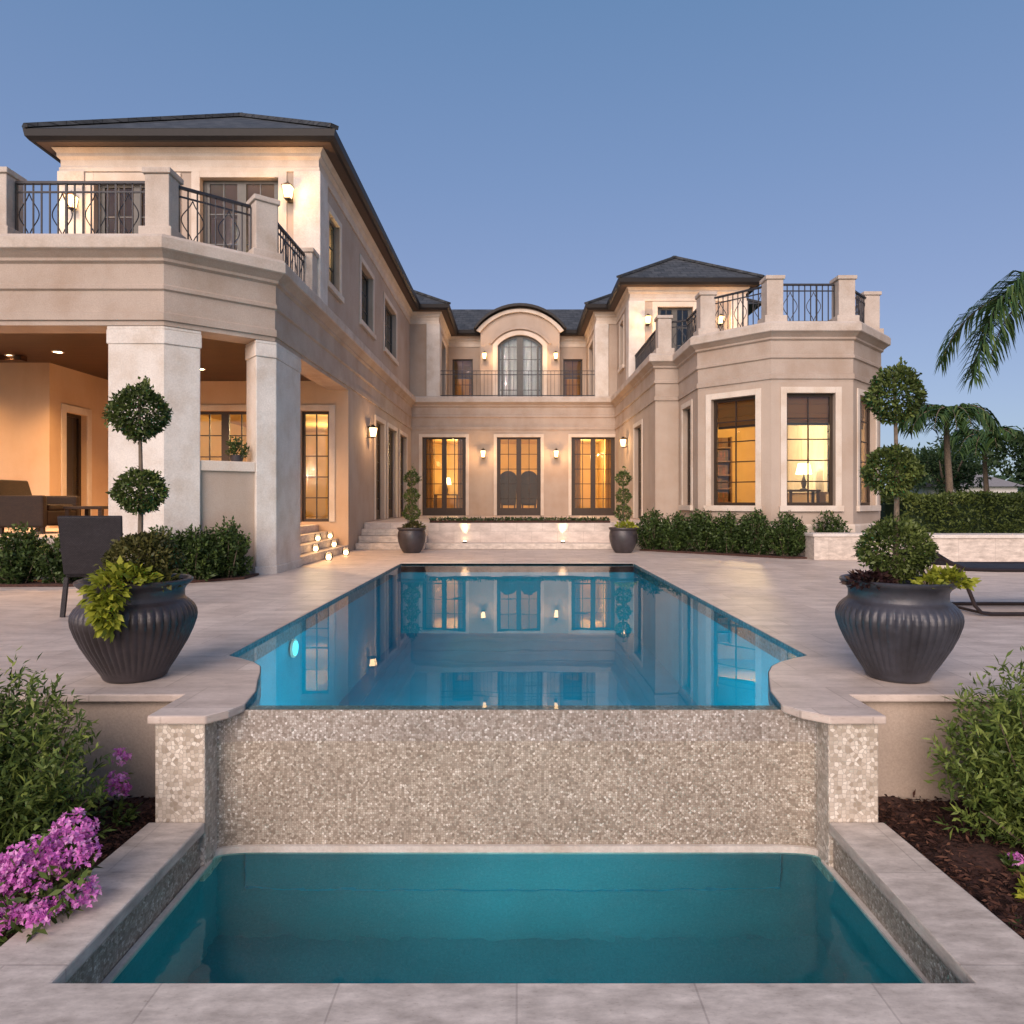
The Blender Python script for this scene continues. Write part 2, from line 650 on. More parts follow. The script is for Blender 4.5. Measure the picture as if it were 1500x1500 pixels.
M['bronze'] = plain('bronze_frame', (0.036, 0.021, 0.012), rough=0.45, metal=0.2)
M['bronze2'] = plain('grey_bronze_frame', (0.06, 0.058, 0.052), rough=0.45, metal=0.1)
M['iron'] = plain('wrought_iron', (0.03, 0.03, 0.035), rough=0.5, metal=0.4)
M['glass'] = glass_mat('window_glass')
M['woodceil'] = brick_mat('stained_wood', 6.0, 0.14, (0.060, 0.024, 0.011), (0.040, 0.016, 0.008), (0.02, 0.01, 0.005), msize=0.006, rough=0.4, mottle=0.8, bump=0.3)
M['mosaic'] = mosaic_mat('pebble_mosaic', 0.0125, [(0.0, (0.22, 0.175, 0.13)), (0.35, (0.335, 0.28, 0.22)), (0.78, (0.44, 0.38, 0.305)), (0.93, (0.54, 0.48, 0.40)), (1.0, (0.70, 0.65, 0.57))], (0.22, 0.18, 0.145), jitter=0.65, dist='EUCLIDEAN')
M['mosaicband'] = mosaic_mat('wet_mosaic', 0.0125, [(0.0, (0.21, 0.17, 0.135)), (0.35, (0.32, 0.272, 0.23)), (0.78, (0.42, 0.375, 0.33)), (0.93, (0.52, 0.475, 0.43)), (1.0, (0.70, 0.66, 0.62))], (0.23, 0.195, 0.17), rough=0.2, jitter=0.65, dist='EUCLIDEAN')
M['piertile'] = mosaic_mat('split_stone_mosaic', 0.021, [(0.0, (0.34, 0.275, 0.205)), (0.3, (0.50, 0.425, 0.34)), (0.7, (0.61, 0.53, 0.44)), (1.0, (0.78, 0.71, 0.61))], (0.36, 0.31, 0.26), jitter=0.75)
M['shell'] = stone_like('pool_plaster', (0.004, 0.355, 0.475), var=0.06, scale=1.5, rough=0.7, bump=0.05, warm=(1, 1, 1))
M['basin'] = stone_like('basin_plaster', (0.035, 0.255, 0.305), var=0.10, scale=1.2, rough=0.7, bump=0.05, warm=(1, 1, 1))
M['waterline'] = mosaic_mat('waterline_tile', 0.022, [(0.0, (0.02, 0.08, 0.11)), (1.0, (0.06, 0.20, 0.25))], (0.12, 0.16, 0.17))
M['water'] = water_mat('pool_water', (0.62, 0.95, 1.0), 1.6, 0.05)
M['water2'] = water_mat('basin_water', (0.55, 0.90, 0.93), 6.0, 0.35, refract=True)
M['urn'] = stone_like('glazed_urn', (0.050, 0.041, 0.044), var=0.30, scale=4, rough=0.42, bump=0.25, fine=28, spec=0.5)
M['urn2'] = stone_like('slate_urn', (0.050, 0.050, 0.062), var=0.30, scale=4, rough=0.40, bump=0.25, fine=28, spec=0.5)
M['soil'] = plain('soil', (0.03, 0.02, 0.014), rough=0.95, var=0.5, scale=30, bump=0.6)
M['mulch'] = plain('bark_mulch', (0.055, 0.022, 0.015), rough=0.9, var=0.6, scale=45, bump=0.9)
M['chip'] = leaf_mat('bark_chip', [(0, (0.022, 0.009, 0.007)), (0.6, (0.07, 0.028, 0.018)), (1, (0.16, 0.075, 0.045))], rough=0.9, trans=0.0)
M['grass'] = plain('lawn', (0.045, 0.085, 0.02), rough=0.9, var=0.4, scale=8, bump=0.5)
M['bark'] = plain('bark', (0.16, 0.12, 0.085), rough=0.9, var=0.4, scale=25, bump=0.8)
M['topiary'] = leaf_mat('topiary_leaf', [(0, (0.036, 0.056, 0.014)), (0.5, (0.105, 0.145, 0.034)), (1, (0.22, 0.26, 0.07))])
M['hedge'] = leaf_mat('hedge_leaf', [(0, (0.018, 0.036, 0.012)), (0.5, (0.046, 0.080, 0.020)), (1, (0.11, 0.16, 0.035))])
M['podo'] = leaf_mat('bush_leaf', [(0, (0.030, 0.055, 0.013)), (0.5, (0.105, 0.160, 0.034)), (1, (0.27, 0.33, 0.075))])
M['lime'] = leaf_mat('lime_leaf', [(0, (0.14, 0.17, 0.02)), (0.5, (0.30, 0.33, 0.03)), (1, (0.50, 0.50, 0.07))], trans=0.35)
M['olive'] = leaf_mat('olive_leaf', [(0, (0.05, 0.05, 0.015)), (0.5, (0.10, 0.10, 0.025)), (1, (0.17, 0.15, 0.05))])
M['maroon'] = leaf_mat('maroon_leaf', [(0, (0.015, 0.008, 0.009)), (0.6, (0.045, 0.018, 0.018)), (1, (0.10, 0.06, 0.04))])
M['pink'] = leaf_mat('pink_petal', [(0, (0.50, 0.09, 0.42)), (0.5, (0.80, 0.26, 0.68)), (1, (0.92, 0.58, 0.82))], trans=0.35)
M['palm'] = leaf_mat('palm_leaf', [(0, (0.018, 0.05, 0.014)), (0.5, (0.05, 0.10, 0.026)), (1, (0.14, 0.19, 0.05))])
M['farleaf'] = leaf_mat('tree_leaf', [(0, (0.022, 0.045, 0.022)), (0.5, (0.05, 0.09, 0.035)), (1, (0.08, 0.12, 0.04))])
M['wicker'] = brick_mat('dark_wicker', 0.024, 0.012, (0.040, 0.032, 0.036), (0.026, 0.021, 0.025), (0.006, 0.005, 0.006), msize=0.002, rough=0.6, mottle=0.6, bump=0.9)
M['brownwicker'] = brick_mat('brown_wicker', 0.03, 0.015, (0.045, 0.022, 0.011), (0.03, 0.014, 0.008), (0.008, 0.004, 0.002), msize=0.002, rough=0.6, mottle=0.6, bump=0.9)
M['metal'] = plain('dark_metal', (0.035, 0.025, 0.024), rough=0.4, metal=0.5)
M['sling'] = plain('sling_fabric', (0.40, 0.36, 0.33), rough=0.8, var=0.1, scale=80)
M['lampglass'] = emit_mat('lantern_glow', (1.0, 0.62, 0.28), 5.0)
M['candleglow'] = emit_mat('candle_glow', (1.0, 0.60, 0.30), 6.0)
M['downglow'] = emit_mat('downlight_glow', (1.0, 0.75, 0.42), 14.0)
M['poollight'] = emit_mat('pool_lamp_glow', (0.12, 0.85, 1.0), 1.8)
M['shadeglow'] = emit_mat('lampshade_glow', (1.0, 0.72, 0.36), 5.0)
M['roomwall'] = plain('room_plaster', (0.56, 0.36, 0.13), rough=0.8, var=0.08, scale=2)
M['porchwall'] = stone_like('porch_stucco', (0.60, 0.43, 0.29), var=0.05, scale=0.8, rough=0.85, bump=0.1, fine=90)
M['roomfloor'] = plain('room_floor', (0.22, 0.13, 0.07), rough=0.4, var=0.2, scale=3)
M['curtain'] = plain('gold_curtain', (0.34, 0.15, 0.03), rough=0.9, var=0.2, scale=5)
M['sheer'] = plain('sheer_curtain', (0.75, 0.74, 0.72), rough=0.9, var=0.06, scale=5)
M['shadecloth'] = leaf_mat('woven_shade', [(0, (0.30, 0.17, 0.05)), (0.5, (0.42, 0.24, 0.07)), (1, (0.36, 0.20, 0.06))], rough=0.9, trans=0.6)
M['sofa'] = plain('dark_upholstery', (0.06, 0.035, 0.02), rough=0.8)
M['books'] = brick_mat('book_spines', 0.045, 0.30, (0.20, 0.07, 0.03), (0.10, 0.07, 0.03), (0.02, 0.01, 0.005), msize=0.004, rough=0.7, mottle=0.9, bump=0.4)
M['wood'] = plain('brown_wood', (0.13, 0.06, 0.022), rough=0.5, var=0.3, scale=6)
M['whitewall'] = plain('white_render', (0.6, 0.58, 0.55), rough=0.8, var=0.06)
M['greyroof'] = plain('grey_roof_tile', (0.22, 0.21, 0.21), rough=0.8, var=0.2)

# ------------------------------------------------------------------ ground, deck, pools
POOL = [(-2.07, 12.2), (-2.07, 4.90), (-1.93, 4.80), (-1.81, 4.70), (-1.72, 4.58), (-1.66, 4.42), (-1.60, 4.22), (-1.52, 3.98), (-1.48, 3.72),
        (1.44, 3.72), (1.48, 3.98), (1.56, 4.22), (1.63, 4.42), (1.71, 4.58), (1.81, 4.70), (1.94, 4.80), (2.09, 4.90), (2.09, 12.2)]
NOTCH_L = POOL[1:9]
NOTCH_R = POOL[9:17]
deck_outer = [(-1.90, 3.90), (-1.90, 3.505), (-1.60, 3.505), (-1.52, 3.60), (-1.485, 3.70)] + NOTCH_L[::-1] + [POOL[0], POOL[-1]] + NOTCH_R[::-1] + \
             [(1.445, 3.70), (1.50, 3.60), (1.61, 3.505), (1.90, 3.505), (1.90, 3.90), (16, 3.88), (16, 16.5), (-16, 16.5), (-16, 3.88)]
dk = fill(deck_outer, [], -0.045, 0.0)
dko = structure(dk.build('pool_deck', M['deck'], bevel=0.008), 'pale pink travertine paving around the upper pool', 'paving')

# the pools are dug out of this sheet
structure(fill([(-400, -30), (400, -30), (400, 4.1), (-400, 4.1)], [[(-1.9, 2.0), (1.9, 2.0), (1.9, 4.0), (-1.9, 4.0)]], -0.68, -0.66).build('garden_ground', M['grass']), 'dark ground of the lower garden')
structure(fill([(-3000, 4.1), (-2.4, 4.1), (-2.4, 12.6), (2.4, 12.6), (2.4, 4.1), (3000, 4.1), (3000, 4000), (-3000, 4000)], [], -0.11, -0.09).build('lawn', M['grass']), 'green lawn behind and beside the house')

# upper pool shell (open box with the notched outline), waterline tiles and water
WZ = -0.028
sv, sf = [], []
pn = len(POOL)
mb = MB()
ring0 = [(x, y, -0.045) for x, y in POOL]
ring1 = [(x, y, -1.25) for x, y in POOL]
mb.add(ring0 + ring1, [(i, (i + 1) % pn, pn + (i + 1) % pn, pn + i) for i in range(pn) if i != 8] + [tuple(pn + i for i in t) for t in caps(POOL)])
structure(mb.build('pool_shell', M['shell']), 'blue plastered inside of the upper pool', 'pool')
mb = MB()
q = [(x * 0.998, y) for x, y in POOL]
mb.add([(x, y, 0.0 - 0.004) for x, y in q] + [(x, y, -0.16) for x, y in q], [(i, (i + 1) % pn, pn + (i + 1) % pn, pn + i) for i in range(pn) if i != 8])
structure(mb.build('waterline_tiles', M['waterline']), 'dark teal tile band at the waterline of the upper pool', 'tiles')
mb = MB()
wp = POOL[:8] + [(-1.478, 3.714), (1.438, 3.714)] + POOL[10:]
mb.add([(x, y, WZ) for x, y in wp], caps(wp))
o = mb.build('pool_water', M['water'])
if o.data.polygons[0].normal.z < 0:
    o.data.flip_normals()
structure(o, 'still blue water of the upper pool reflecting the house', 'water')

# weir wall between the pools, with concave mosaic corners
def weir_path(s):
    pts = []
    for k in range(7):
        a = k / 6 * math.pi / 2
        pts.append((s * (1.40 + 0.215 * math.sin(a)), 3.72 - 0.045 * (1 - math.cos(a))))
    return pts
W2_ = -0.80
LP = weir_path(-1)[::-1]
RP = weir_path(1)
front = LP + RP
weir = thing('weir_wall', 'mosaic tiled infinity edge wall between the upper pool and the lower basin', 'pool wall', (0, 3.8, -0.8))
back = [(1.60, 3.95), (-1.60, 3.95)]
mb = MB()
mb.prism(front + back, W2_ - 0.03, -0.205)
mb.build('wall', M['mosaic'], weir)
mb = MB()
f2 = list(front)
mb.prism(f2 + [(1.57, 3.80), (-1.57, 3.80)], -0.205, -0.034)
mb.build('wet_band', M['mosaicband'], weir)

# stone faced piers at the two ends of the weir
for s, lab in ((-1, 'stone mosaic pier left of the infinity edge beside the pink flowers'), (1, 'stone mosaic pier right of the infinity edge beside bare mulch')):
    pr = thing('stone_pier', lab, 'pier', (s * 1.77, 3.7, -0.6), 'piers ending the infinity edge')
    mb = MB()
    xa, xb = sorted((s * 1.615, s * 1.875))
    mb.box(xa, xb, 3.535, 4.0, -0.95, -0.047)
    mb.build('shaft', M['piertile'], pr, bevel=0.008)

# rendered retaining walls carrying the deck
for s, lab in ((-1, 'beige rendered retaining wall left of the pool behind the pink flowers'), (1, 'beige rendered retaining wall right of the pool above bare mulch')):
    xa, xb = sorted((s * 1.88, s * 16))
    mb = MB()
    mb.box(xa, xb, 3.95, 4.15, -0.8, -0.047)
    tag(mb.build('retaining_wall', M['stucco']), lab, 'wall', 'retaining walls under the deck')

# lower basin
CZ = -0.555
W2 = -0.80
outer = [(-1.94, 1.95), (1.94, 1.95), (1.93, 3.50), (-1.93, 3.50)]
inner = [(-1.60, 2.35), (1.58, 2.35), (1.605, 3.50), (-1.605, 3.50)]
cop = fill([(-1.94, 1.95), (1.94, 1.95), (1.90, 3.532), (1.612, 3.532), (1.58, 2.35), (-1.60, 2.35), (-1.612, 3.532), (-1.90, 3.532)], [], CZ - 0.06, CZ)
structure(cop.build('basin_coping', M['coping'], bevel=0.01), 'flat travertine coping around the lower basin', 'coping')
mb = MB()
mb.add([(-1.635, 2.30, CZ - 0.06), (1.615, 2.30, CZ - 0.06), (1.64, 3.57, CZ - 0.06), (1.635, 3.74, CZ - 0.06), (-1.635, 3.74, CZ - 0.06), (-1.64, 3.57, CZ - 0.06)] +
       [(-1.635, 2.30, W2 - 0.02), (1.615, 2.30, W2 - 0.02), (1.64, 3.57, W2 - 0.02), (1.635, 3.74, W2 - 0.02), (-1.635, 3.74, W2 - 0.02), (-1.64, 3.57, W2 - 0.02)],
       [(0, 1, 7, 6), (1, 2, 8, 7), (5, 0, 6, 11)])
structure(mb.build('basin_tile_wall', M['mosaic']), 'mosaic inner wall above the lower basin water', 'wall')
mb = MB()
mb.prism([(x * 0.999, y - 0.022) for x, y in front] + [(x * 0.999, y - 0.001) for x, y in front[::-1]], W2 - 0.02, W2 + 0.034)
mb.box(-1.632, -1.605, 2.33, 3.60, W2 - 0.02, W2 + 0.012)
mb.box(1.605, 1.632, 2.33, 3.60, W2 - 0.02, W2 + 0.012)
structure(mb.build('grout_line', M['column']), 'pale grout strip at the waterline of the lower basin', 'grout')
mb = MB()
a = [(-1.642, 2.28), (1.642, 2.28), (1.642, 3.735), (-1.642, 3.735)]
mb.add([(x, y, W2 - 0.02) for x, y in a] + [(x, y, -1.75) for x, y in a], [(0, 1, 5, 4), (1, 2, 6, 5), (2, 3, 7, 6), (3, 0, 4, 7), (4, 5, 6, 7)])
mb.box(-1.6, 1.6, 2.29, 2.62, -1.749, -1.30)
structure(mb.build('basin_shell', M['basin']), 'teal plastered inside of the lower basin with a bench', 'pool')
mb = MB()
mb.add([(-1.64, 2.29, W2), (1.64, 2.29, W2), (1.64, 3.73, W2), (-1.64, 3.73, W2)], [(0, 1, 2, 3)])
structure(mb.build('basin_water', M['water2']), 'teal water of the lower basin', 'water')

# ------------------------------------------------------------------ mansion
house = thing('mansion', 'cream two storey mansion with two wings around the pool court', 'house', (0, 23.9, 0))


class Wall:
    def __init__(self, p0, p1):
        self.p0, self.p1 = Vector(p0), Vector(p1)
        self.L = (self.p1 - self.p0).length
        self.d = (self.p1 - self.p0) / self.L
        self.n = Vector((self.d.y, -self.d.x))

    def pos(self, u, o, z):
        q = self.p0 + self.d * u + self.n * o
        return (q.x, q.y, z)

    def box(self, mb, u0, u1, o0, o1, z0, z1):
        """o1 is the outer face"""
        mb.hexa([self.pos(u0, o1, z0), self.pos(u1, o1, z0), self.pos(u1, o0, z0), self.pos(u0, o0, z0),
                 self.pos(u0, o1, z1), self.pos(u1, o1, z1), self.pos(u1, o0, z1), self.pos(u0, o0, z1)])

    def build(self, z0, z1, holes, mat, t=0.22, name='wall', inner=None):
        us = sorted(set([0, self.L] + [h[0] for h in holes] + [h[1] for h in holes]))
        zs = sorted(set([z0, z1] + [h[2] for h in holes] + [h[3] for h in holes]))
        mb = MB()
        idx = {}

        def V(u, o, z):
            k = (round(u, 4), round(o, 4), round(z, 4))
            if k not in idx:
                idx[k] = len(mb.v)
                mb.v.append(self.pos(u, o, z))
            return idx[k]
        hole = lambda u, z: any(h[0] < u < h[1] and h[2] < z < h[3] for h in holes)
        for i in range(len(us) - 1):
            for j in range(len(zs) - 1):
                ua, ub, za, zb = us[i], us[i + 1], zs[j], zs[j + 1]
                if hole((ua + ub) / 2, (za + zb) / 2):
                    continue
                mb.f.append((V(ua, 0, za), V(ub, 0, za), V(ub, 0, zb), V(ua, 0, zb)))
                mb.f.append((V(ua, -t, zb), V(ub, -t, zb), V(ub, -t, za), V(ua, -t, za)))
        for a, b, c, d in holes:
            mb.f.append((V(a, 0, c), V(a, 0, d), V(a, -t, d), V(a, -t, c)))
            mb.f.append((V(b, 0, d), V(b, 0, c), V(b, -t, c), V(b, -t, d)))
            mb.f.append((V(a, 0, d), V(b, 0, d), V(b, -t, d), V(a, -t, d)))
            mb.f.append((V(b, 0, c), V(a, 0, c), V(a, -t, c), V(b, -t, c)))
        return mb.build(name, mat, house)


def opening(w, h, kind='window', cols=2, rows=4, double=False, mat='bronze', trim=0.14, sheer=None, depth=0.11, roman=0.0, sill=True, transom=0.0):
    """frame, muntins, pane and stone surround filling a hole of wall w"""
    u0, u1, z0, z1 = h
    fw = 0.065
    mb = MB()
    o0, o1 = -depth - 0.05, -depth
    w.box(mb, u0, u0 + fw, o0, o1, z0, z1)
    w.box(mb, u1 - fw, u1, o0, o1, z0, z1)
    w.box(mb, u0 + fw, u1 - fw, o0, o1, z1 - fw, z1)
    w.box(mb, u0 + fw, u1 - fw, o0, o1, z0, z0 + fw * (1.6 if kind != 'window' else 1.0))
    um = (u0 + u1) / 2
    if double:
        w.box(mb, um - 0.085, um + 0.085, o0 + 0.002, o1 + 0.006, z0 + 0.06, z1 - 0.06)
        w.box(mb, u0 + fw, u0 + fw + 0.06, o0 + 0.004, o1 - 0.006, z0 + 0.06, z1 - 0.06)
        w.box(mb, u1 - fw - 0.06, u1 - fw, o0 + 0.004, o1 - 0.006, z0 + 0.06, z1 - 0.06)
        w.box(mb, u0 + fw + 0.06, u1 - fw - 0.06, o0 + 0.008, o1 - 0.010, z0 + 0.09, z0 + 0.26)
        spans = [(u0 + fw + 0.06, um - 0.085), (um + 0.085, u1 - fw - 0.06)]
    else:
        spans = [(u0 + fw, u1 - fw)]
    za, zb = z0 + fw, z1 - fw
    for a, b in spans:
        for c in range(1, cols):
            uc = a + (b - a) * c / cols
            w.box(mb, uc - 0.012, uc + 0.012, o0 + 0.012, o1 - 0.012, za, zb)
        for r in range(1, rows):
            zc = za + (zb - za) * r / rows
            w.box(mb, a, b, o0 + 0.016, o1 - 0.016, zc - 0.012, zc + 0.012)
    fr = mb.build(kind, M[mat], house)
    mb = MB()
    og = -depth - 0.025
    mb.add([w.pos(u0 + fw * .5, og, z0 + fw * .5), w.pos(u1 - fw * .5, og, z0 + fw * .5), w.pos(u1 - fw * .5, og, z1 - fw * .5), w.pos(u0 + fw * .5, og, z1 - fw * .5)], [(0, 1, 2, 3)])
    mb.build('pane', M['glass'], fr)
    if trim:
        mb = MB()
        pz = 0.028
        w.box(mb, u0 - trim, u0, 0.001, pz, z0, z1 + trim)
        w.box(mb, u1, u1 + trim, 0.001, pz, z0, z1 + trim)
        w.box(mb, u0, u1, 0.001, pz, z1, z1 + trim)
        if sill:
            w.box(mb, u0 - trim - 0.03, u1 + trim + 0.03, 0.001, 0.07, z0 - 0.12, z0)
        mb.build('surround', M['trim'], fr, bevel=0.006)
    if sheer:
        mb = MB()
        n = 40
        vs, fs = [], []
        for i in range(n + 1):
            u = u0 + (u1 - u0) * i / n
            off = -depth - 0.16 + 0.03 * math.sin(i * 1.9)
            vs += [w.pos(u, off, z0), w.pos(u, off, z1)]
        fs = [(2 * i, 2 * i + 2, 2 * i + 3, 2 * i + 1) for i in range(n) if sheer == 'full' or i < n * 0.22 or i >= n * 0.78]
        mb.add(vs, fs)
        mb.build('curtain', M['sheer' if sheer == 'full' else 'curtain'], fr)
    if roman:
        mb = MB()
        k = 3
        for i in range(k):
            w.box(mb, u0 + 0.03, u1 - 0.03, -depth - 0.14 - 0.01 * i, -depth - 0.10 - 0.012 * i, z1 - roman * (i + 1) / k, z1 - roman * i / k - 0.004)
        rs = mb.build('roman_shade', M['shadecloth'], fr)
        mb = MB()
        w.box(mb, u0 + 0.03, u1 - 0.03, -depth - 0.185, -depth - 0.135, z1 - roman - 0.05, z1 - roman - 0.003)
        mb.build('shade_bar', M['bronze'], fr)
    return fr


BZ = 3.55          # top of ground floor walls, where the cornice belt starts
FZ = 4.70          # upper floor
TOP = 7.75         # eaves
# --- ground floor walls
w_back = Wall((-3.70, 23.9), (3.45, 23.9))
dw = 0.765
back_doors = [(x + 3.70 - dw, x + 3.70 + dw, 0.62, 3.36) for x in (-2.55, 0.07, 2.68)]
w_back.build(0.0, BZ, back_doors, M['stucco'])
for i, h in enumerate(back_doors):
    opening(w_back, h, 'french_door', cols=2, rows=5, double=True, trim=0.11, sill=False, sheer='side' if i != 1 else None)
w_ls = Wall((-3.70, 15.10), (-3.70, 23.9))
ls_doors = [(2.75, 3.95, 0.62, 3.25), (4.45, 5.85, 0.62, 3.25), (6.45, 7.75, 0.62, 3.25)]
w_ls.build(0.0, BZ, ls_doors, M['stucco'])
for h in ls_doors:
    opening(w_ls, h, 'french_door', cols=2, rows=5, double=True, trim=0.12, sill=False, sheer='side')
w_rs = Wall((3.45, 23.9), (3.45, 17.0))
rs_doors = [(3.9, 5.1, 0.62, 3.25)]
w_rs.build(0.0, BZ, rs_doors, M['stucco'])
for h in rs_doors:
    opening(w_rs, h, 'french_door', cols=2, rows=5, double=True, trim=0.12, sill=False)
Wall((3.45, 17.0), (4.03, 17.0)).build(0.0, BZ, [], M['stucco'])
bay = [(4.03, 17.0), (4.03, 15.19), (5.22, 14.0), (6.90, 14.0), (8.09, 15.19), (8.09, 26.0)]
bay_holes = [[(0.45, 1.25, 1.02, 3.33)], [(0.33, 1.35, 1.02, 3.33)], [(0.31, 1.31, 1.02, 3.33)], [(0.33, 1.35, 1.02, 3.33)], [(2.0, 4.7, 1.35, 3.33)]]
for i in range(5):
    w = Wall(bay[i], bay[i + 1])
    w.build(0.0, BZ, bay_holes[i], M['stucco'])
    for h in bay_holes[i]:
        opening(w, h, 'window', cols=2, rows=5, trim=0.125, roman=0.58 if i < 4 else 0, sheer='full' if i == 4 else None)
# plinth at the foot of the bay
sweep([(0.002, 0.0), (0.045, 0.0), (0.045, 0.60), (0.03, 0.64), (0.002, 0.64)], [(3.45, 17.0)] + bay).build('plinth', M['trim'], house)
# porch inner walls
w_p1 = Wall((-16, 13.0), (-8.9, 13.0))
w_p1.build(0.0, 3.75, [], M['porchwall'])
w_p2 = Wall((-8.9, 13.0), (-8.9, 15.0))
p2h = [(0.46, 1.12, 0.62, 2.88)]
w_p2.build(0.0, 3.75, p2h, M['porchwall'])
opening(w_p2, p2h[0], 'door', cols=1, rows=1, trim=0.14, sill=False)
mb = MB()
w_p2.box(mb, 0.5, 1.08, -0.30, -0.17, 0.62, 2.84)
mb.build('door_leaf', M['bronze'], house)
w_p3 = Wall((-8.9, 15.0), (-3.70, 15.0))
p3h = [(1.7, 3.2, 0.62, 3.10), (4.15, 4.78, 0.66, 3.10)]
w_p3.build(0.0, 3.75, p3h, M['porchwall'])
opening(w_p3, p3h[0], 'french_door', cols=2, rows=5, double=True, trim=0.13, sill=False)
opening(w_p3, p3h[1], 'window', cols=2, rows=5, trim=0.13, sill=False)
# corner pillar between porch and side wall
mb = MB()
mb.box(-4.05, -3.702, 15.003, 15.096, 0.0, BZ)
mb.build('pilaster', M['stucco'], house)

# --- belt: cornice, frieze and beam all round the court
PATH = [(-16, 9.48), (-4.9, 9.48), (-3.70, 10.45), (-3.70, 23.9), (3.45, 23.9), (3.45, 17.0)] + bay
beam_prof = [(-0.45, BZ), (0.0, BZ), (0.0, 3.62), (0.03, 3.62), (0.03, 3.72), (0.0, 3.74), (0.0, 4.03), (0.035, 4.05), (0.035, 4.10), (0.015, 4.12), (0.015, 4.40), (0.06, 4.43), (0.06, 4.47),
             (0.13, 4.53), (0.17, 4.56), (0.17, 4.70), (0.14, 4.75), (-0.45, 4.75)]
sweep(beam_prof, PATH).build('cornice', M['cornice'], house, smooth=False)
sweep([(0.172, 4.555), (0.19, 4.57), (0.19, 4.715), (0.15, 4.765), (-0.40, 4.765), (-0.40, 4.752), (0.145, 4.752), (0.172, 4.70)], PATH).build('ledge', M['ledge'], house)
fl = [(-15.6, 9.93), (-5.06, 9.93), (-4.15, 10.67), (-4.15, 24.35), (3.9, 24.35), (3.9, 17.45), (4.48, 17.45), (4.48, 15.38), (5.41, 14.45), (6.72, 14.45), (7.64, 15.38), (7.64, 31), (-15.6, 31)]
mb = MB()
mb.prism(fl, 4.45, FZ)
mb.build('balcony_floor', M['column'], house)

# --- porch columns, floor, ceiling, low wall
def outset(poly, g):
    c = Vector((sum(p[0] for p in poly) / len(poly), sum(p[1] for p in poly) / len(poly)))
    return [tuple(c + (Vector(p) - c) * (1 + g / (Vector(p) - c).length)) for p in poly]
colA = [(-5.69, 9.50), (-4.91, 9.50), (-4.54, 9.80), (-4.82, 10.14), (-5.05, 9.95), (-5.69, 9.95)]
colB = [(-3.93, 10.29), (-3.69, 10.48), (-3.69, 11.65), (-4.14, 11.65), (-4.14, 10.75), (-4.22, 10.65)]
colC = [(-11.0, 9.50), (-10.2, 9.50), (-10.2, 9.95), (-11.0, 9.95)]
for c in (colA, colB, colC):
    mb = MB()
    mb.prism(c, 0.0, 3.30)
    mb.prism(outset(c, 0.022), 3.30, 3.50)
    mb.prism(outset(c, 0.015), 3.50, BZ - 0.003)
    mb.prism(outset(c, 0.04), -0.02, 0.12)
    mb.build('column', M['column'], house, bevel=0.012)
w_ch = Wall((-4.54, 9.80), (-3.93, 10.29))
mb = MB()
w_ch.box(mb, 0.002, w_ch.L - 0.002, -0.32, -0.07, 0.0, 1.55)
mb.build('parapet', M['stucco'], house)
mb = MB()
w_ch.box(mb, 0.002, w_ch.L - 0.002, -0.36, -0.02, 1.55, 1.70)
mb.build('sill', M['trim'], house, bevel=0.01)
mb = MB()
mb.prism([(-15.9, 9.60), (-4.95, 9.60), (-4.15, 10.24), (-4.15, 11.64), (-4.36, 11.64), (-4.36, 15.0), (-8.9, 15.0), (-8.9, 13.0), (-15.9, 13.0)], 0.0, 0.60)
mb.build('porch_floor', M['deck'], house)
mb = MB()
mb.prism([(-15.9, 9.90), (-5.06, 9.90), (-4.1, 10.69), (-4.1, 15.0), (-8.9, 15.0), (-8.9, 13.0), (-15.9, 13.0)], 3.75, 3.90)
mb.build('porch_ceiling', M['woodceil'], house)
mb = MB()
for y in (10.6, 11.5, 12.4):
    mb.box(-15.9, -8.95, y - 0.08, y + 0.08, 3.66, 3.752)
mb.build('ceiling_beam', M['woodceil'], house)
# steps from the porch down to the deck
mb = MB()
for i, z in enumerate((0.15, 0.30, 0.45)):
    mb.box(-4.358, -3.70 - 0.22 * i, 11.66, 15.0, z - 0.15 + 0.002, z)
structure(mb.build('porch_steps', M['coping'], bevel=0.01), 'three stone steps from the porch down to the deck', 'steps')

# --- terrace in front of the back doors, with wall and side steps
mb = MB()
mb.prism([(-3.69, 16.5), (-2.1, 16.5), (-2.1, 16.1), (2.25, 16.1), (2.25, 16.5), (3.44, 16.5), (3.44, 23.89), (-3.69, 23.89)], 0.003, 0.60)
structure(mb.build('terrace', M['deck'], bevel=0.012), 'raised stone terrace before the three back doors', 'terrace')
mb = MB()
mb.box(-2.1, 2.25, 15.75, 16.098, 0.002, 0.14)
for i, z in enumerate((0.15, 0.30, 0.45)):
    y = 15.6 + 0.3 * i
    mb.box(-3.69, -2.1, y, 16.499, z - 0.148, z)
    mb.box(2.25, 3.44, y, 16.499, z - 0.148, z)
structure(mb.build('terrace_steps', M['coping'], bevel=0.01), 'broad stone steps up to the terrace', 'steps')

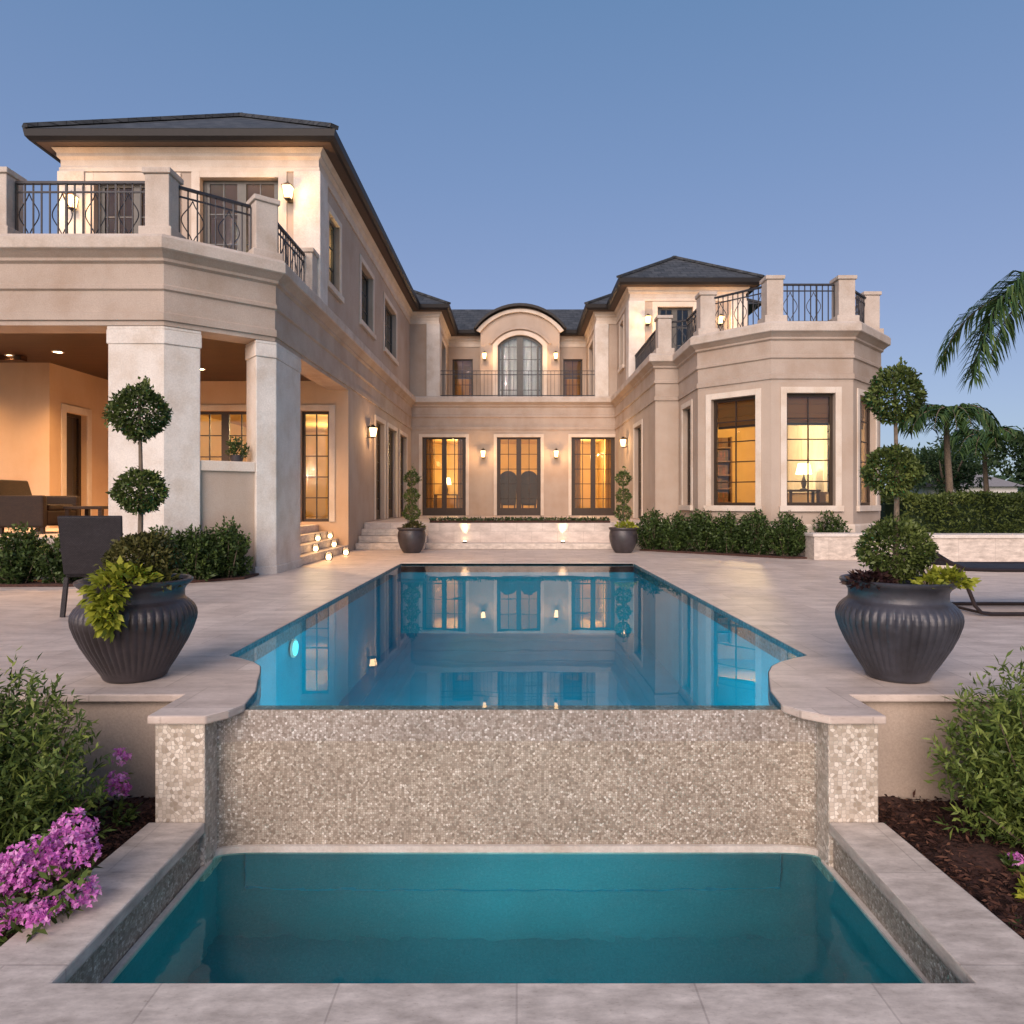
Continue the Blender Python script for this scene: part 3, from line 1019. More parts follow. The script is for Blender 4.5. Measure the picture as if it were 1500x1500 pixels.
# --- upper floor walls
UP = [(-8.6, 30), (-8.6, 12.9), (-3.75, 12.9), (-3.75, 23.95), (-2.75, 23.95), (-2.75, 27.5), (2.80, 27.5), (2.80, 23.95), (3.52, 23.95), (3.52, 21.2), (7.10, 21.2), (7.10, 30)]
up_holes = {
    1: [(0.62, 2.10, 4.80, 7.15), (2.62, 4.10, 4.80, 7.22)],
    2: [(0.65, 1.52, 5.45, 6.88), (3.50, 4.85, 5.45, 6.88), (6.40, 8.25, 5.45, 6.88)],
    4: [(0.9, 2.3, 4.80, 7.0)],
    5: [(0.15, 0.98, 4.80, 6.85), (4.62, 5.40, 4.80, 6.85)],
    6: [(1.2, 2.6, 4.80, 7.0)],
    8: [(0.75, 1.5, 5.6, 7.1)],
    9: [(0.85, 1.95, 4.80, 7.15)],
}
for i in range(len(UP) - 1):
    w = Wall(UP[i], UP[i + 1])
    hs = up_holes.get(i, [])
    w.build(FZ - 0.15, TOP, hs, M['stucco'])
    for j, h in enumerate(hs):
        if i in (1, 9, 4, 6):
            opening(w, h, 'french_door', cols=2, rows=4, double=True, mat='bronze2', trim=0.16, sill=False, sheer=None)
        elif i == 5:
            opening(w, h, 'window', cols=2, rows=4, trim=0.0, roman=0.7, sheer='side')
        else:
            opening(w, h, 'window', cols=2, rows=3, trim=0.13, mat='bronze2', roman=0.35 if j else 0, sheer=None)
# upper frieze and mouldings under the eaves
frieze = [(0.001, 7.33), (0.03, 7.33), (0.03, 7.40), (0.012, 7.42), (0.012, 7.55), (0.06, 7.60), (0.06, 7.66), (0.12, 7.74), (0.001, 7.74)]
sweep(frieze, UP).build('frieze', M['trim'], house)
sweep([(-0.1, 7.752), (0.30, 7.752), (0.30, 7.80), (-0.1, 7.80)], UP).build('soffit', M['soffit'], house)
sweep([(0.301, 7.74), (0.36, 7.74), (0.41, 7.80), (0.43, 7.92), (0.39, 7.94), (0.301, 7.94)], UP).build('gutter', M['gutter'], house)
# corner pilasters (quoins) of the upper floor
for (cx, cy, sx, sy) in ((-3.95, 13.1, 0.44, 0.44), (-8.4, 13.1, 0.44, 0.44), (-2.93, 24.13, 0.40, 0.40), (2.98, 24.13, 0.40, 0.40), (3.72, 21.4, 0.44, 0.44), (6.9, 21.4, 0.44, 0.44)):
    mb = MB()
    e = 0.035
    mb.box(cx - sx / 2 - e, cx + sx / 2 + e, cy - sy / 2 - e, cy + sy / 2 + e, FZ - 0.1, 7.33)
    mb.build('quoin', M['column'], house, bevel=0.012)

# --- roofs
def hip(x0, x1, y0, y1, z, pitch, name='roof'):
    k = math.tan(R(pitch))
    hx, hy = (x1 - x0) / 2, (y1 - y0) / 2
    hh = min(hx, hy)
    zt = z + hh * k
    r0 = (x0 + hh, y0 + hh, zt)
    r1 = (x1 - hh, y1 - hh, zt)
    mb = MB()
    c = [(x0, y0, z), (x1, y0, z), (x1, y1, z), (x0, y1, z)]
    if hx > hy:
        fs = [(0, 1, 5, 4), (2, 3, 4, 5), (1, 2, 5), (3, 0, 4)]
    else:
        fs = [(1, 2, 5, 4), (3, 0, 4, 5), (0, 1, 4), (2, 3, 5)]
    fs.append((3, 2, 1, 0))
    mb.add(c + [r0, r1], fs)
    # hip ridge caps
    rf = mb.build(name, M['slate'], house)
    cp = MB()
    for a in range(4):
        e = r0 if (a in (0, 3) if hx > hy else a in (0, 1)) else r1
        p, q2 = Vector(c[a]), Vector(e)
        cp.bar(p + Vector((0, 0, .03)), q2 + Vector((0, 0, .03)), 0.16, 0.07)
    if (Vector(r0) - Vector(r1)).length > 0.1:
        cp.bar(Vector(r0) + Vector((0, 0, .03)), Vector(r1) + Vector((0, 0, .03)), 0.16, 0.07)
    cp.build('ridge_cap', M['slate'], rf)
    return rf


hip(-9.02, -3.33, 12.48, 30.5, 7.93, 32.5)
hip(3.1, 7.52, 20.78, 30.5, 7.93, 32)
hip(-8.95, -2.34, 23.53, 31.2, 7.92, 31)
hip(2.39, 8.5, 23.53, 31.2, 7.92, 31)
mb = MB()
mb.add([(-5, 27.08, 7.93), (5, 27.08, 7.93), (5, 29.6, 9.44), (-5, 29.6, 9.44), (5, 32.2, 7.93), (-5, 32.2, 7.93)], [(0, 1, 2, 3), (3, 2, 4, 5)])
mb.build('roof', M['slate'], house)

# --- arched dormer bay over the central balcony
DX, DH, DY = 0.13, 1.55, 26.78
def arch_pts(cx, hw, spring, rise, n=18):
    rad = (hw * hw + rise * rise) / (2 * rise)
    cz = spring + rise - rad
    a0 = math.asin(hw / rad)
    return [(cx + rad * math.sin(-a0 + 2 * a0 * i / n), cz + rad * math.cos(-a0 + 2 * a0 * i / n)) for i in range(n + 1)]
def xz_slab(outer, holes, y0, y1):
    """slab in the X-Z plane between y0 (front) and y1"""
    mb = fill(outer, holes, 0.0, 1.0)
    mb.v = [(x, y0 + (1 - t) * (y1 - y0), z) for x, z, t in mb.v]
    return mb
ar_out = arch_pts(DX, DH, 7.92, 0.80)
win_arch = arch_pts(DX, 0.88, 7.22, 0.42)
hole = [(DX - 0.88, 4.80)] + win_arch + [(DX + 0.88, 4.80)]
xz_slab([(DX - DH, 4.6)] + ar_out + [(DX + DH, 4.6)], [hole], DY, DY + 0.3).build('wall', M['stucco'], house)
mb = MB()
mb.box(DX - DH, DX - DH + 0.2, DY + 0.302, 29.6, 4.6, 7.93)
mb.box(DX + DH - 0.2, DX + DH, DY + 0.302, 29.6, 4.6, 7.93)
mb.build('wall', M['stucco'], house)
o1_ = arch_pts(DX, DH + 0.26, 7.86, 0.96)
o2_ = arch_pts(DX, DH + 0.17, 7.86, 0.86)
xz_slab(o1_ + o2_[::-1], [], DY - 0.28, 29.8).build('roof', M['gutter'], house)
o3_ = arch_pts(DX, DH + 0.16, 7.80, 0.84)
o4_ = arch_pts(DX, DH + 0.02, 7.72, 0.80)
xz_slab(o3_ + o4_[::-1], [], DY - 0.12, DY - 0.002).build('dormer_moulding', M['trim'], house)
h2 = arch_pts(DX, 1.06, 7.26, 0.54)
xz_slab([(DX - 1.06, 4.72)] + h2 + [(DX + 1.06, 4.72), (DX + 0.881, 4.72), (DX + 0.881, 4.80)] + win_arch[::-1] + [(DX - 0.881, 4.80), (DX - 0.881, 4.72)], [], DY - 0.05, DY - 0.002).build('surround', M['trim'], house)
# label moulding over the arch
h3, h4 = arch_pts(DX, 1.22, 7.30, 0.66), arch_pts(DX, 1.12, 7.28, 0.58)
xz_slab(h3 + h4[::-1], [], DY - 0.09, DY - 0.002).build('arch_moulding', M['cornice'], house)
wi = arch_pts(DX, 0.80, 7.18, 0.36)
xz_slab([(DX - 0.88, 4.80)] + win_arch + [(DX + 0.88, 4.80)], [[(DX - 0.80, 4.88)] + wi + [(DX + 0.80, 4.88)]], DY + 0.10, DY + 0.16)
fm = xz_slab([(DX - 0.88, 4.80)] + win_arch + [(DX + 0.88, 4.80)], [[(DX - 0.80, 4.88)] + wi + [(DX + 0.80, 4.88)]], DY + 0.10, DY + 0.16)
fm.box(DX - 0.13, DX + 0.13, DY + 0.095, DY + 0.158, 4.86, 7.57)
for u in (-0.74, 0.66):
    fm.box(DX + u, DX + u + 0.08, DY + 0.104, DY + 0.15, 4.86, 7.24)
for u in (-0.44, 0.44):
    fm.box(DX + u - 0.014, DX + u + 0.014, DY + 0.112, DY + 0.14, 4.86, 7.42)
for z in (5.5, 6.1, 6.7, 7.2):
    fm.box(DX - 0.79, DX + 0.79, DY + 0.116, DY + 0.137, z - 0.014, z + 0.014)
fr = fm.build('french_door', M['bronze2'], house)
xz_slab([(DX - 0.84, 4.84)] + arch_pts(DX, 0.84, 7.2, 0.38) + [(DX + 0.84, 4.84)], [], DY + 0.126, DY + 0.127).build('pane', M['glass'], fr)
mb = MB()
vs = []
for i in range(41):
    x = DX - 0.88 + 1.76 * i / 40
    y = DY + 0.26 + 0.025 * math.sin(i * 1.7)
    vs += [(x, y, 4.8), (x, y, 7.7)]
mb.add(vs, [(2 * i, 2 * i + 2, 2 * i + 3, 2 * i + 1) for i in range(40)])
mb.build('curtain', M['sheer'], fr)

# --- balustrades: stone piers and iron railing panels
RZ0, RZ1 = 4.77, 5.62
def pier(x, y, ang=0.0, s=0.34):
    mb = MB()
    mb.obox((x, y), s + 0.12, s + 0.12, 4.755, 4.93, ang)
    mb.obox((x, y), s, s, 4.93, 5.68, ang)
    mb.obox((x, y), s + 0.06, s + 0.06, 5.68, 5.76, ang)
    return mb.build('balcony_pier', M['ledge'], house, bevel=0.012)
def railing(a, b, z0=RZ0, z1=RZ1, gap=0.115, thin=1.0, scroll=4):
    a, b = Vector(a), Vector(b)
    L = (b - a).length
    d = (b - a) / L
    mb = MB()
    P = lambda u, z: (a.x + d.x * u, a.y + d.y * u, z)
    mb.bar(P(0, z1), P(L, z1), 0.055 * thin, 0.035 * thin)
    mb.bar(P(0, z1 - 0.13), P(L, z1 - 0.13), 0.022, 0.022)
    mb.bar(P(0, z0 + 0.08), P(L, z0 + 0.08), 0.03, 0.03)
    n = max(3, int(L / gap))
    for i in range(n + 1):
        u = L * i / n
        mb.bar(P(u, z0 + (0.0 if i % 6 == 0 else 0.08)), P(u, z1 - 0.01), (0.018 if i % 6 else 0.028) * thin)
    # scrolls: a pair of S-curves in every third bay
    for i in range(1, n, scroll) if scroll else ():
        u0 = L * (i + 0.5) / n
        g = L / n
        for s in (-1, 1):
            pts = []
            for k in range(15):
                t = k / 14
                pts.append(P(u0 + s * g * 0.9 * math.sin(t * math.pi) * (1 - 0.35 * math.cos(2 * math.pi * t)), z0 + 0.1 + (z1 - z0 - 0.25) * t))
            mb.tube(pts, 0.008, 5)
    return mb.build('railing', M['iron'], house)
ca = math.atan2(0.97, 1.2)
piers = [(-7.28, 9.68, 0), (-5.02, 9.69, 0), (-3.93, 10.58, ca), (-3.92, 12.7, 0), (-12.5, 9.68, 0),
         (3.70, 17.22, 0), (4.24, 15.30, 0), (5.32, 14.22, 0), (6.80, 14.22, 0), (7.88, 15.30, 0), (7.88, 18.5, 0)]
for p in piers:
    pier(*p)
railing((-12.3, 9.68), (-7.47, 9.68))
railing((-7.09, 9.68), (-5.21, 9.68))
railing((-4.86, 9.81), (-4.08, 10.46))
railing((-3.90, 10.78), (-3.90, 12.50))
railing((3.68, 17.42), (3.68, 21.15))
railing((3.90, 17.20), (4.24, 17.0))
railing((4.24, 16.97), (4.24, 15.50))
railing((4.37, 15.17), (5.19, 14.35))
railing((5.51, 14.22), (6.61, 14.22))
railing((6.93, 14.35), (7.75, 15.17))
railing((7.88, 15.50), (7.88, 18.3))
railing((-2.72, 24.10), (2.77, 24.10), z1=5.72, gap=0.13, thin=0.55, scroll=0)

# --- lit rooms behind the glass (plain plastered rooms, open towards their windows)
def room(poly, skip, z0=0.61, z1=3.52, wall='roomwall', holes=None):
    n = len(poly)
    mb = MB()
    for i in range(n):
        if i in skip:
            continue
        a, b = poly[i], poly[(i + 1) % n]
        if holes and i in holes:
            ww = Wall(a, b)
            u0, u1, h0, h1 = holes[i]
            for (ua, ub, za, zb) in ((0, u0, z0, z1), (u1, ww.L, z0, z1), (u0, u1, z0, h0), (u0, u1, h1, z1)):
                mb.add([ww.pos(ua, 0, za), ww.pos(ub, 0, za), ww.pos(ub, 0, zb), ww.pos(ua, 0, zb)], [(0, 1, 2, 3)])
        else:
            mb.add([(*a, z0), (*b, z0), (*b, z1), (*a, z1)], [(0, 1, 2, 3)])
    k = len(mb.v)
    cc = poly if sum(poly[i][0] * poly[(i + 1) % n][1] - poly[(i + 1) % n][0] * poly[i][1] for i in range(n)) > 0 else poly[::-1]
    mb.add([(*p, z1) for p in cc], caps(cc))
    mb.build('room', M[wall], house)
    mb = MB()
    mb.add([(*p, z0) for p in cc], caps(cc))
    mb.build('room_floor', M['roomfloor'], house)


def point(name, loc, watts, radius=0.08, col=(1.0, 0.70, 0.34)):
    d = bpy.data.lights.new(name, 'POINT')
    d.energy = watts * LAMP
    d.shadow_soft_size = radius
    d.color = col
    d.cycles.use_multiple_importance_sampling = False
    o = bpy.data.objects.new(name, d)
    o.location = loc
    COL.objects.link(o)
    return o


room([(-3.6, 24.12), (3.4, 24.12), (3.4, 28.6), (-3.6, 28.6)], {0})
point('room_lamp', (-2.3, 26.3, 2.9), 150)
point('room_lamp', (2.5, 26.3, 2.9), 150)
room([(-8.8, 15.25), (-3.95, 15.25), (-3.95, 23.8), (-8.8, 23.8)], {0, 1})
point('room_lamp', (-5.6, 18.2, 2.9), 140)
point('room_lamp', (-6.0, 21.5, 2.9), 80)
room([(3.75, 20.3), (3.75, 17.3), (4.28, 16.9), (4.28, 15.3), (5.32, 14.25), (6.80, 14.25), (7.85, 15.3), (7.85, 20.3)], {0, 1, 2, 3, 4, 5, 6})
point('room_lamp', (6.0, 17.6, 2.95), 190)
room([(3.70, 23.7), (3.70, 20.4), (7.8, 20.4), (7.8, 23.7)], {0})
# upper rooms
room([(-8.3, 13.25), (-4.0, 13.25), (-4.0, 16.0), (-8.3, 16.0)], {0, 1}, z0=FZ + .02, z1=TOP - .02)
point('room_lamp', (-4.25, 14.2, 6.4), 12)
room([(-1.3, 27.4), (1.6, 27.4), (1.6, 30.5), (-1.3, 30.5)], {0}, z0=FZ + .02, z1=TOP - .02)
point('room_lamp', (0.1, 28.6, 7.0), 170, col=(1.0, 0.85, 0.7))
room([(-8.3, 16.1), (-4.0, 16.1), (-4.0, 23.7), (-8.3, 23.7)], {1}, z0=FZ + .02, z1=TOP - .02)

for xa, xb in ((-2.95, -1.46), (1.72, 2.95)):
    room([(xa, 27.76), (xb, 27.76), (xb, 30.3), (xa, 30.3)], {0}, z0=FZ + .02, z1=TOP - .02)
    point('room_lamp', ((xa + xb) / 2, 28.6, 7.2), 22)

# ------------------------------------------------------------------ foliage helpers
def leaves(name, P, D, L, W, rnd, mat, parent=None, world=True, fold=0.18):
    P = np.asarray(P, float)
    D = np.asarray(D, float)
    n = len(P)
    D = D / (np.linalg.norm(D, axis=1, keepdims=True) + 1e-9)
    if world and parent is not None:
        P = P - np.array(org(parent))
    A = RNG.normal(size=(n, 3)) * 0.8 + np.array([0, 0, 1.0])
    S = np.cross(D, A)
    S /= (np.linalg.norm(S, axis=1, keepdims=True) + 1e-9)
    U = np.cross(S, D)
    L = (np.ones(n) * L * RNG.uniform(0.5, 1.4, n))[:, None]
    Wd = (np.ones(n) * W * RNG.uniform(0.7, 1.2, n))[:, None]
    V = np.empty((n, 4, 3))
    V[:, 0] = P
    V[:, 1] = P + D * L * 0.48 - S * Wd / 2 + U * Wd * fold
    V[:, 2] = P + D * L - U * L * 0.08
    V[:, 3] = P + D * L * 0.48 + S * Wd / 2 + U * Wd * fold
    me = bpy.data.meshes.new(name)
    me.vertices.add(4 * n)
    me.loops.add(4 * n)
    me.polygons.add(n)
    me.vertices.foreach_set('co', V.ravel())
    me.loops.foreach_set('vertex_index', np.arange(4 * n, dtype=np.int32))
    me.polygons.foreach_set('loop_start', np.arange(0, 4 * n, 4, dtype=np.int32))
    me.update(calc_edges=True)
    uvl = me.uv_layers.new(name='UVMap')
    uv = np.empty((n, 4, 2))
    uv[:, :, 0] = np.clip(np.asarray(rnd), 0.01, 0.99)[:, None]
    uv[:, :, 1] = np.array([0, .5, 1, .5])
    uvl.data.foreach_set('uv', uv.ravel())
    me.materials.append(mat)
    o = bpy.data.objects.new(name, me)
    COL.objects.link(o)
    if parent is not None:
        o.parent = parent
    return o


def unit(n):
    v = RNG.normal(size=(n, 3))
    return v / np.linalg.norm(v, axis=1, keepdims=True)


def clump_tone(P, k=7, amp=0.22):
    """lighter and darker sprays: each leaf takes the tone of its nearest spray"""
    P = np.asarray(P)
    c = P[RNG.integers(0, len(P), k)]
    tone = RNG.uniform(-amp, amp, k)
    d = ((P[:, None, :] - c[None]) ** 2).sum(-1)
    return tone[d.argmin(1)]


def ball(name, c, r, n, L, W, mat, parent, sz=1.0, rough=0.085):
    d = unit(n)
    bump = 1 + rough * (np.sin(d[:, 0] * 5.1 + c[2] * 9) * np.sin(d[:, 1] * 4.3 + 1.0) + np.sin(d[:, 2] * 6.0 + 2.0) * 0.7)
    rad = r * bump * np.clip(1 - np.abs(RNG.normal(0, 0.17, n)) + np.where(RNG.uniform(0, 1, n) < 0.06, RNG.uniform(0, 0.2, n), 0), 0.2, 1.2)
    P = np.array(c) + d * rad[:, None] * np.array([1, 1, sz])
    D = d * 0.9 + unit(n) * 0.9 + np.array([0, 0, 0.15])
    rnd = 0.42 + RNG.normal(0, 0.2, n) + clump_tone(P, 16, 0.2)
    return leaves(name, P, D, L, W, rnd, mat, parent)


def sprigs(name, base, rx, ry, h, ns, per, L, W, mat, parent, t0=0.3, spread=0.35, top=1.0, droop=0.1, tone=0.0, stems=None, even=0.72):
    """a bush: stems that fan out from the base, leaves set along them"""
    base = np.array(base, float)
    az = RNG.uniform(0, 2 * math.pi, ns)
    rr = np.sqrt(RNG.uniform(0, 1, ns))
    ex, ey = np.cos(az) * rr * rx, np.sin(az) * rr * ry
    ez = h * np.sqrt(np.clip(1 - (rr * 0.88) ** 2, 0, 1)) * RNG.uniform(even, 1.03, ns) * top
    low = RNG.uniform(0, 1, ns) < 0.3
    ez = np.where(low, ez * RNG.uniform(0.3, 0.75, ns), ez)
    E = np.stack([ex, ey, ez], 1)
    S = np.stack([ex * spread, ey * spread, np.zeros(ns)], 1)
    C = np.stack([ex * 0.7, ey * 0.7, ez * 0.62], 1)
    t = RNG.uniform(t0, 1.0, (ns, per))
    T = t[..., None]
    P = S[:, None] * (1 - T) ** 2 + C[:, None] * 2 * T * (1 - T) + E[:, None] * T ** 2
    Tg = 2 * (1 - T) * (C - S)[:, None] + 2 * T * (E - C)[:, None]
    P = (P + base).reshape(-1, 3)
    Tg = Tg.reshape(-1, 3)
    Tg /= np.linalg.norm(Tg, axis=1, keepdims=True) + 1e-9
    n = len(P)
    P = P + RNG.normal(0, L * 0.12, (n, 3))
    D = Tg * 0.6 + unit(n) * 0.85 - np.array([0, 0, droop])
    st = np.repeat(RNG.normal(0, 0.12, ns), per)
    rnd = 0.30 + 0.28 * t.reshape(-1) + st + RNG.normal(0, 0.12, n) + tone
    o = leaves(name, P, D, L, W, rnd, mat, parent)
    if stems:
        mb = MB()
        o0 = Vector(base)
        for i in range(0, ns, max(1, ns // 26)):
            p = [o0 + Vector(S[i]), o0 + Vector(S[i] * .25 + C[i] * .5 + E[i] * .25), o0 + Vector(E[i] * .92)]
            mb.tube(p, [0.008, 0.006, 0.003], 5)
        mb.build('stems', stems, parent)
    return o


# ------------------------------------------------------------------ planters and topiary
US = 0.87


def fluted_urn(name, lab, loc, mat, ang=0):
    t = thing(name, lab, 'planter', loc, 'large fluted urns at the pool corners')
    def mod(a, z):
        k = max(0.0, min(1.0, (z - 0.05) / 0.06)) * max(0.0, min(1.0, (0.475 - z) / 0.05))
        return 1 + 0.020 * k * (abs(math.cos(a * 23)) * 1.6 - 1.0)
    prof = [(0.185, 0.0), (0.205, 0.012), (0.22, 0.04), (0.255, 0.09), (0.295, 0.15), (0.34, 0.22), (0.375, 0.29), (0.398, 0.35), (0.403, 0.385), (0.398, 0.415), (0.382, 0.445), (0.355, 0.472), (0.335, 0.485), (0.328, 0.492)]
    fine = []
    for i in range(len(prof) - 1):
        for k in range(3):
            f = k / 3
            fine.append((prof[i][0] * (1 - f) + prof[i + 1][0] * f, prof[i][1] * (1 - f) + prof[i + 1][1] * f))
    fine.append(prof[-1])
    mb = MB()
    mb.lathe([(a * US, b) for a, b in fine], 368, loc, mod)
    mb.build('body', mat, t, smooth=True, angle=70)
    mb = MB()
    rim = [(0.330, 0.488), (0.322, 0.50), (0.322, 0.545), (0.335, 0.565), (0.362, 0.585), (0.378, 0.600), (0.380, 0.612), (0.368, 0.620), (0.345, 0.615), (0.325, 0.595), (0.310, 0.56), (0.308, 0.53)]
    mb.lathe([(a * US, b) for a, b in rim], 64, loc)
    mb.f = mb.f[:-2]
    mb.build('rim', mat, t, smooth=True, angle=60)
    mb = MB()
    mb.lathe([(0.001, 0.565), (0.15 * US, 0.572), (0.309 * US, 0.548), (0.309 * US, 0.53)], 32, loc)
    mb.f = mb.f[:-1]
    mb.build('soil', M['soil'], t, smooth=True)
    return t


UL, UR = (-2.39, 4.28, 0.0), (2.385, 4.28, 0.0)
fluted_urn('fluted_urn', 'big brown fluted urn with trailing lime plant, beside the pool lamp corner', UL, M['urn'])
fluted_urn('fluted_urn', 'big slate grey fluted urn with maroon plant at its rim, near the sun lounger', UR, M['urn2'])


def topiary(lab, x, y, crowns, ztop, zbase, n, L, W, group, olive=False):
    t = thing('topiary_tree', lab, 'topiary', (x, y, zbase), group)
    mb = MB()
    rr = 0.014 if n > 1500 else 0.018
    mb.tube([(x, y, zbase), (x + 0.012, y, (zbase + ztop) / 2), (x - 0.004, y + 0.006, ztop)], [rr * 1.4, rr, rr * 0.6], 8)
    mb.build('trunk', M['bark'], t)
    for i, (dx, z, r, sz) in enumerate(crowns):
        m = M['olive'] if (olive and i == 2) else M['topiary']
        ball('crown', (x + dx, y, z), r, int(n * (r / 0.2) ** 2), L, W, m, t, sz)
    # wisp of new growth on top
    k = 60 if n > 1500 else 12
    dx, z, r, sz = crowns[0]
    s = L / 0.034
    P = np.array([x + dx + r * 0.25, y, z + r * sz * 0.9]) + RNG.normal(0, 1, (k, 3)) * np.array([0.016, 0.012, 0.03]) * s + np.array([0.0, 0, 0.03 * s])
    leaves('shoots', P, unit(k) * 0.6 + np.array([0, 0, 1.0]), L, W, RNG.uniform(0.3, 0.8, k), M['topiary'], t)
    return t


topiary('three tier ball topiary rising before the white porch column', -2.372, 4.29, [(0, 1.655, 0.158, 1.0), (0.004, 1.164, 0.142, 0.88), (0.03, 0.74, 0.205, 0.70)], 1.80, 0.55, 5200, 0.030, 0.017, 'topiary in the big urns', olive=True)
topiary('three tier ball topiary rising before the bay corner and garden hedge', 2.378, 4.29, [(0, 1.765, 0.158, 1.0), (-0.02, 1.290, 0.153, 0.95), (0.0, 0.80, 0.198, 0.92)], 1.92, 0.55, 5200, 0.030, 0.017, 'topiary in the big urns')

# underplanting in the urns
def plantlet(name, lab, cat, c, r, n, L, W, mat, sz=0.7, droop=None, group=None):
    t = thing(name, lab, cat, c, group)
    d = unit(n)
    d[:, 2] = np.abs(d[:, 2]) * 0.9 - 0.1
    P = np.array(c) + d * (r * RNG.uniform(0.35, 1.0, n) ** 0.7)[:, None] * np.array([1, 1, sz])
    D = d + unit(n) * 0.7
    rnd = 0.45 + RNG.normal(0, 0.22, n) + clump_tone(P, 10, 0.18)
    leaves('foliage', P, D, L, W, rnd, mat, t)
    if droop:
        for (p, rr, m) in droop:
            d = unit(m)
            P = np.array(p) + d * (rr * RNG.uniform(0, 1, m) ** 0.5)[:, None]
            leaves('trailing_shoots', P, d + np.array([0, -0.6, -0.5]), L, W, 0.5 + RNG.normal(0, 0.22, m), mat, t)
    mb = MB()
    for k in range(7):
        a = k * 0.9
        mb.tube([(c[0], c[1], c[2] - 0.06), (c[0] + math.cos(a) * r * 0.4, c[1] + math.sin(a) * r * 0.4, c[2] + r * sz * 0.5)], [0.006, 0.003], 5)
    mb.build('stems', M['bark'], t)
    return t


plantlet('lime_plant', 'lime green plant trailing over the rim of the brown urn', 'plant', (-2.33, 4.07, 0.62), 0.17, 420, 0.058, 0.034, M['lime'], 0.7,
         droop=[((-2.36, 3.92, 0.57), 0.10, 170), ((-2.35, 3.89, 0.48), 0.075, 110), ((-2.33, 3.89, 0.40), 0.045, 45)])
plantlet('lime_plant', 'low lime green plant on the lounger side of the grey urn', 'plant', (2.60, 4.14, 0.60), 0.135, 330, 0.05, 0.03, M['lime'], 0.72)
plantlet('lime_plant', 'small lime green tuft in the middle of the grey urn rim', 'plant', (2.44, 4.05, 0.60), 0.07, 110, 0.045, 0.026, M['lime'], 0.8)
plantlet('maroon_plant', 'dark maroon leafy plant on the pool side of the grey urn', 'plant', (2.17, 4.18, 0.60), 0.13, 380, 0.042, 0.026, M['maroon'], 0.62)
plantlet('maroon_plant', 'dark reddish plant hidden behind lime leaves in the brown urn', 'plant', (-2.22, 4.20, 0.60), 0.13, 240, 0.05, 0.028, M['olive'], 0.6)

for sx, lab, x in ((-1, 'plum coloured round pot left of the terrace steps', -2.27), (1, 'plum coloured round pot right of the terrace steps', 2.30)):
    y = 14.75
    t = thing('round_pot', lab, 'planter', (x, y, 0), 'round pots flanking the terrace wall')
    mb = MB()
    mb.lathe([(0.17, 0.0), (0.20, 0.03), (0.25, 0.12), (0.29, 0.25), (0.305, 0.36), (0.295, 0.44), (0.275, 0.49)], 40, (x, y, 0))
    mb.build('body', M['urn'], t, smooth=True)
    mb = MB()
    mb.lathe([(0.276, 0.485), (0.30, 0.50), (0.315, 0.53), (0.31, 0.545), (0.28, 0.54), (0.26, 0.52), (0.26, 0.49)], 40, (x, y, 0))
    mb.f = mb.f[:-2]
    mb.build('rim', M['urn'], t, smooth=True)
    mb = MB()
    mb.lathe([(0.001, 0.515), (0.262, 0.505), (0.262, 0.49)], 24, (x, y, 0))
    mb.f = mb.f[:-1]
    mb.build('soil', M['soil'], t)
    side = 'left' if sx < 0 else 'right'
    topiary('small dark three ball topiary in the %s plum pot' % side, x, y, [(0, 1.60, 0.15, 0.95), (0, 1.22, 0.15, 0.95), (0, 0.86, 0.17, 1.0)], 1.70, 0.50, 900, 0.055, 0.03, 'topiary in the plum pots')
    plantlet('lime_plant', 'lime green tuft at the foot of the %s small topiary' % side, 'plant', (x + 0.05, y - 0.05, 0.55), 0.23, 240, 0.08, 0.04, M['lime'] if sx > 0 else M['olive'], 0.5)

# ------------------------------------------------------------------ shrubs and hedges
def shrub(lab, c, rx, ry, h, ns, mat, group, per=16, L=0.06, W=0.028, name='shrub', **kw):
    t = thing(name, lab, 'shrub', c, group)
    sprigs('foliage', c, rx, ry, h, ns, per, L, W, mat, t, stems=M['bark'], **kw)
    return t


for i, (x, y, h, lab) in enumerate(((-4.80, 9.22, 0.74, 'dark green shrub at the foot of the front porch column'),
                                    (-4.45, 9.42, 0.70, 'dark green shrub below the porch parapet, next to the front column'),
                                    (-4.12, 9.70, 0.80, 'taller dark green shrub below the porch parapet, next to the rear column'),
                                    (-6.00, 9.05, 0.66, 'green shrub behind the dark chair, close to the front porch column'),
                                    (-6.55, 9.0, 0.74, 'green shrub before the open porch, beside the dark chair'),
                                    (-7.10, 9.05, 0.72, 'green shrub before the open porch at the edge of view'),
                                    (-7.70, 9.05, 0.72, 'green shrub before the open porch farthest from the column'))):
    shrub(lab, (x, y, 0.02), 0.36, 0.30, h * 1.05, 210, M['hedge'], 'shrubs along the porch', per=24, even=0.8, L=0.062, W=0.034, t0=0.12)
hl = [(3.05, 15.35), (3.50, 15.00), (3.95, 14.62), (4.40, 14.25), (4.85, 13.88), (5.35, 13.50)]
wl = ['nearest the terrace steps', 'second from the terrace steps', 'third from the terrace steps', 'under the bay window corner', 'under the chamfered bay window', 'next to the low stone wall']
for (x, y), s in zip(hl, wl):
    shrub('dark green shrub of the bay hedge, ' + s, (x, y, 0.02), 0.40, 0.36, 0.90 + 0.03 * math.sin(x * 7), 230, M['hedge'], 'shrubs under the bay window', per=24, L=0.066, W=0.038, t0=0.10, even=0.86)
shrub('small dark shrub behind the low stone wall below the front bay window', (6.25, 13.62, 0.1), 0.40, 0.28, 0.86, 110, M['hedge'], 'shrubs under the bay window', per=16, L=0.075, W=0.036)
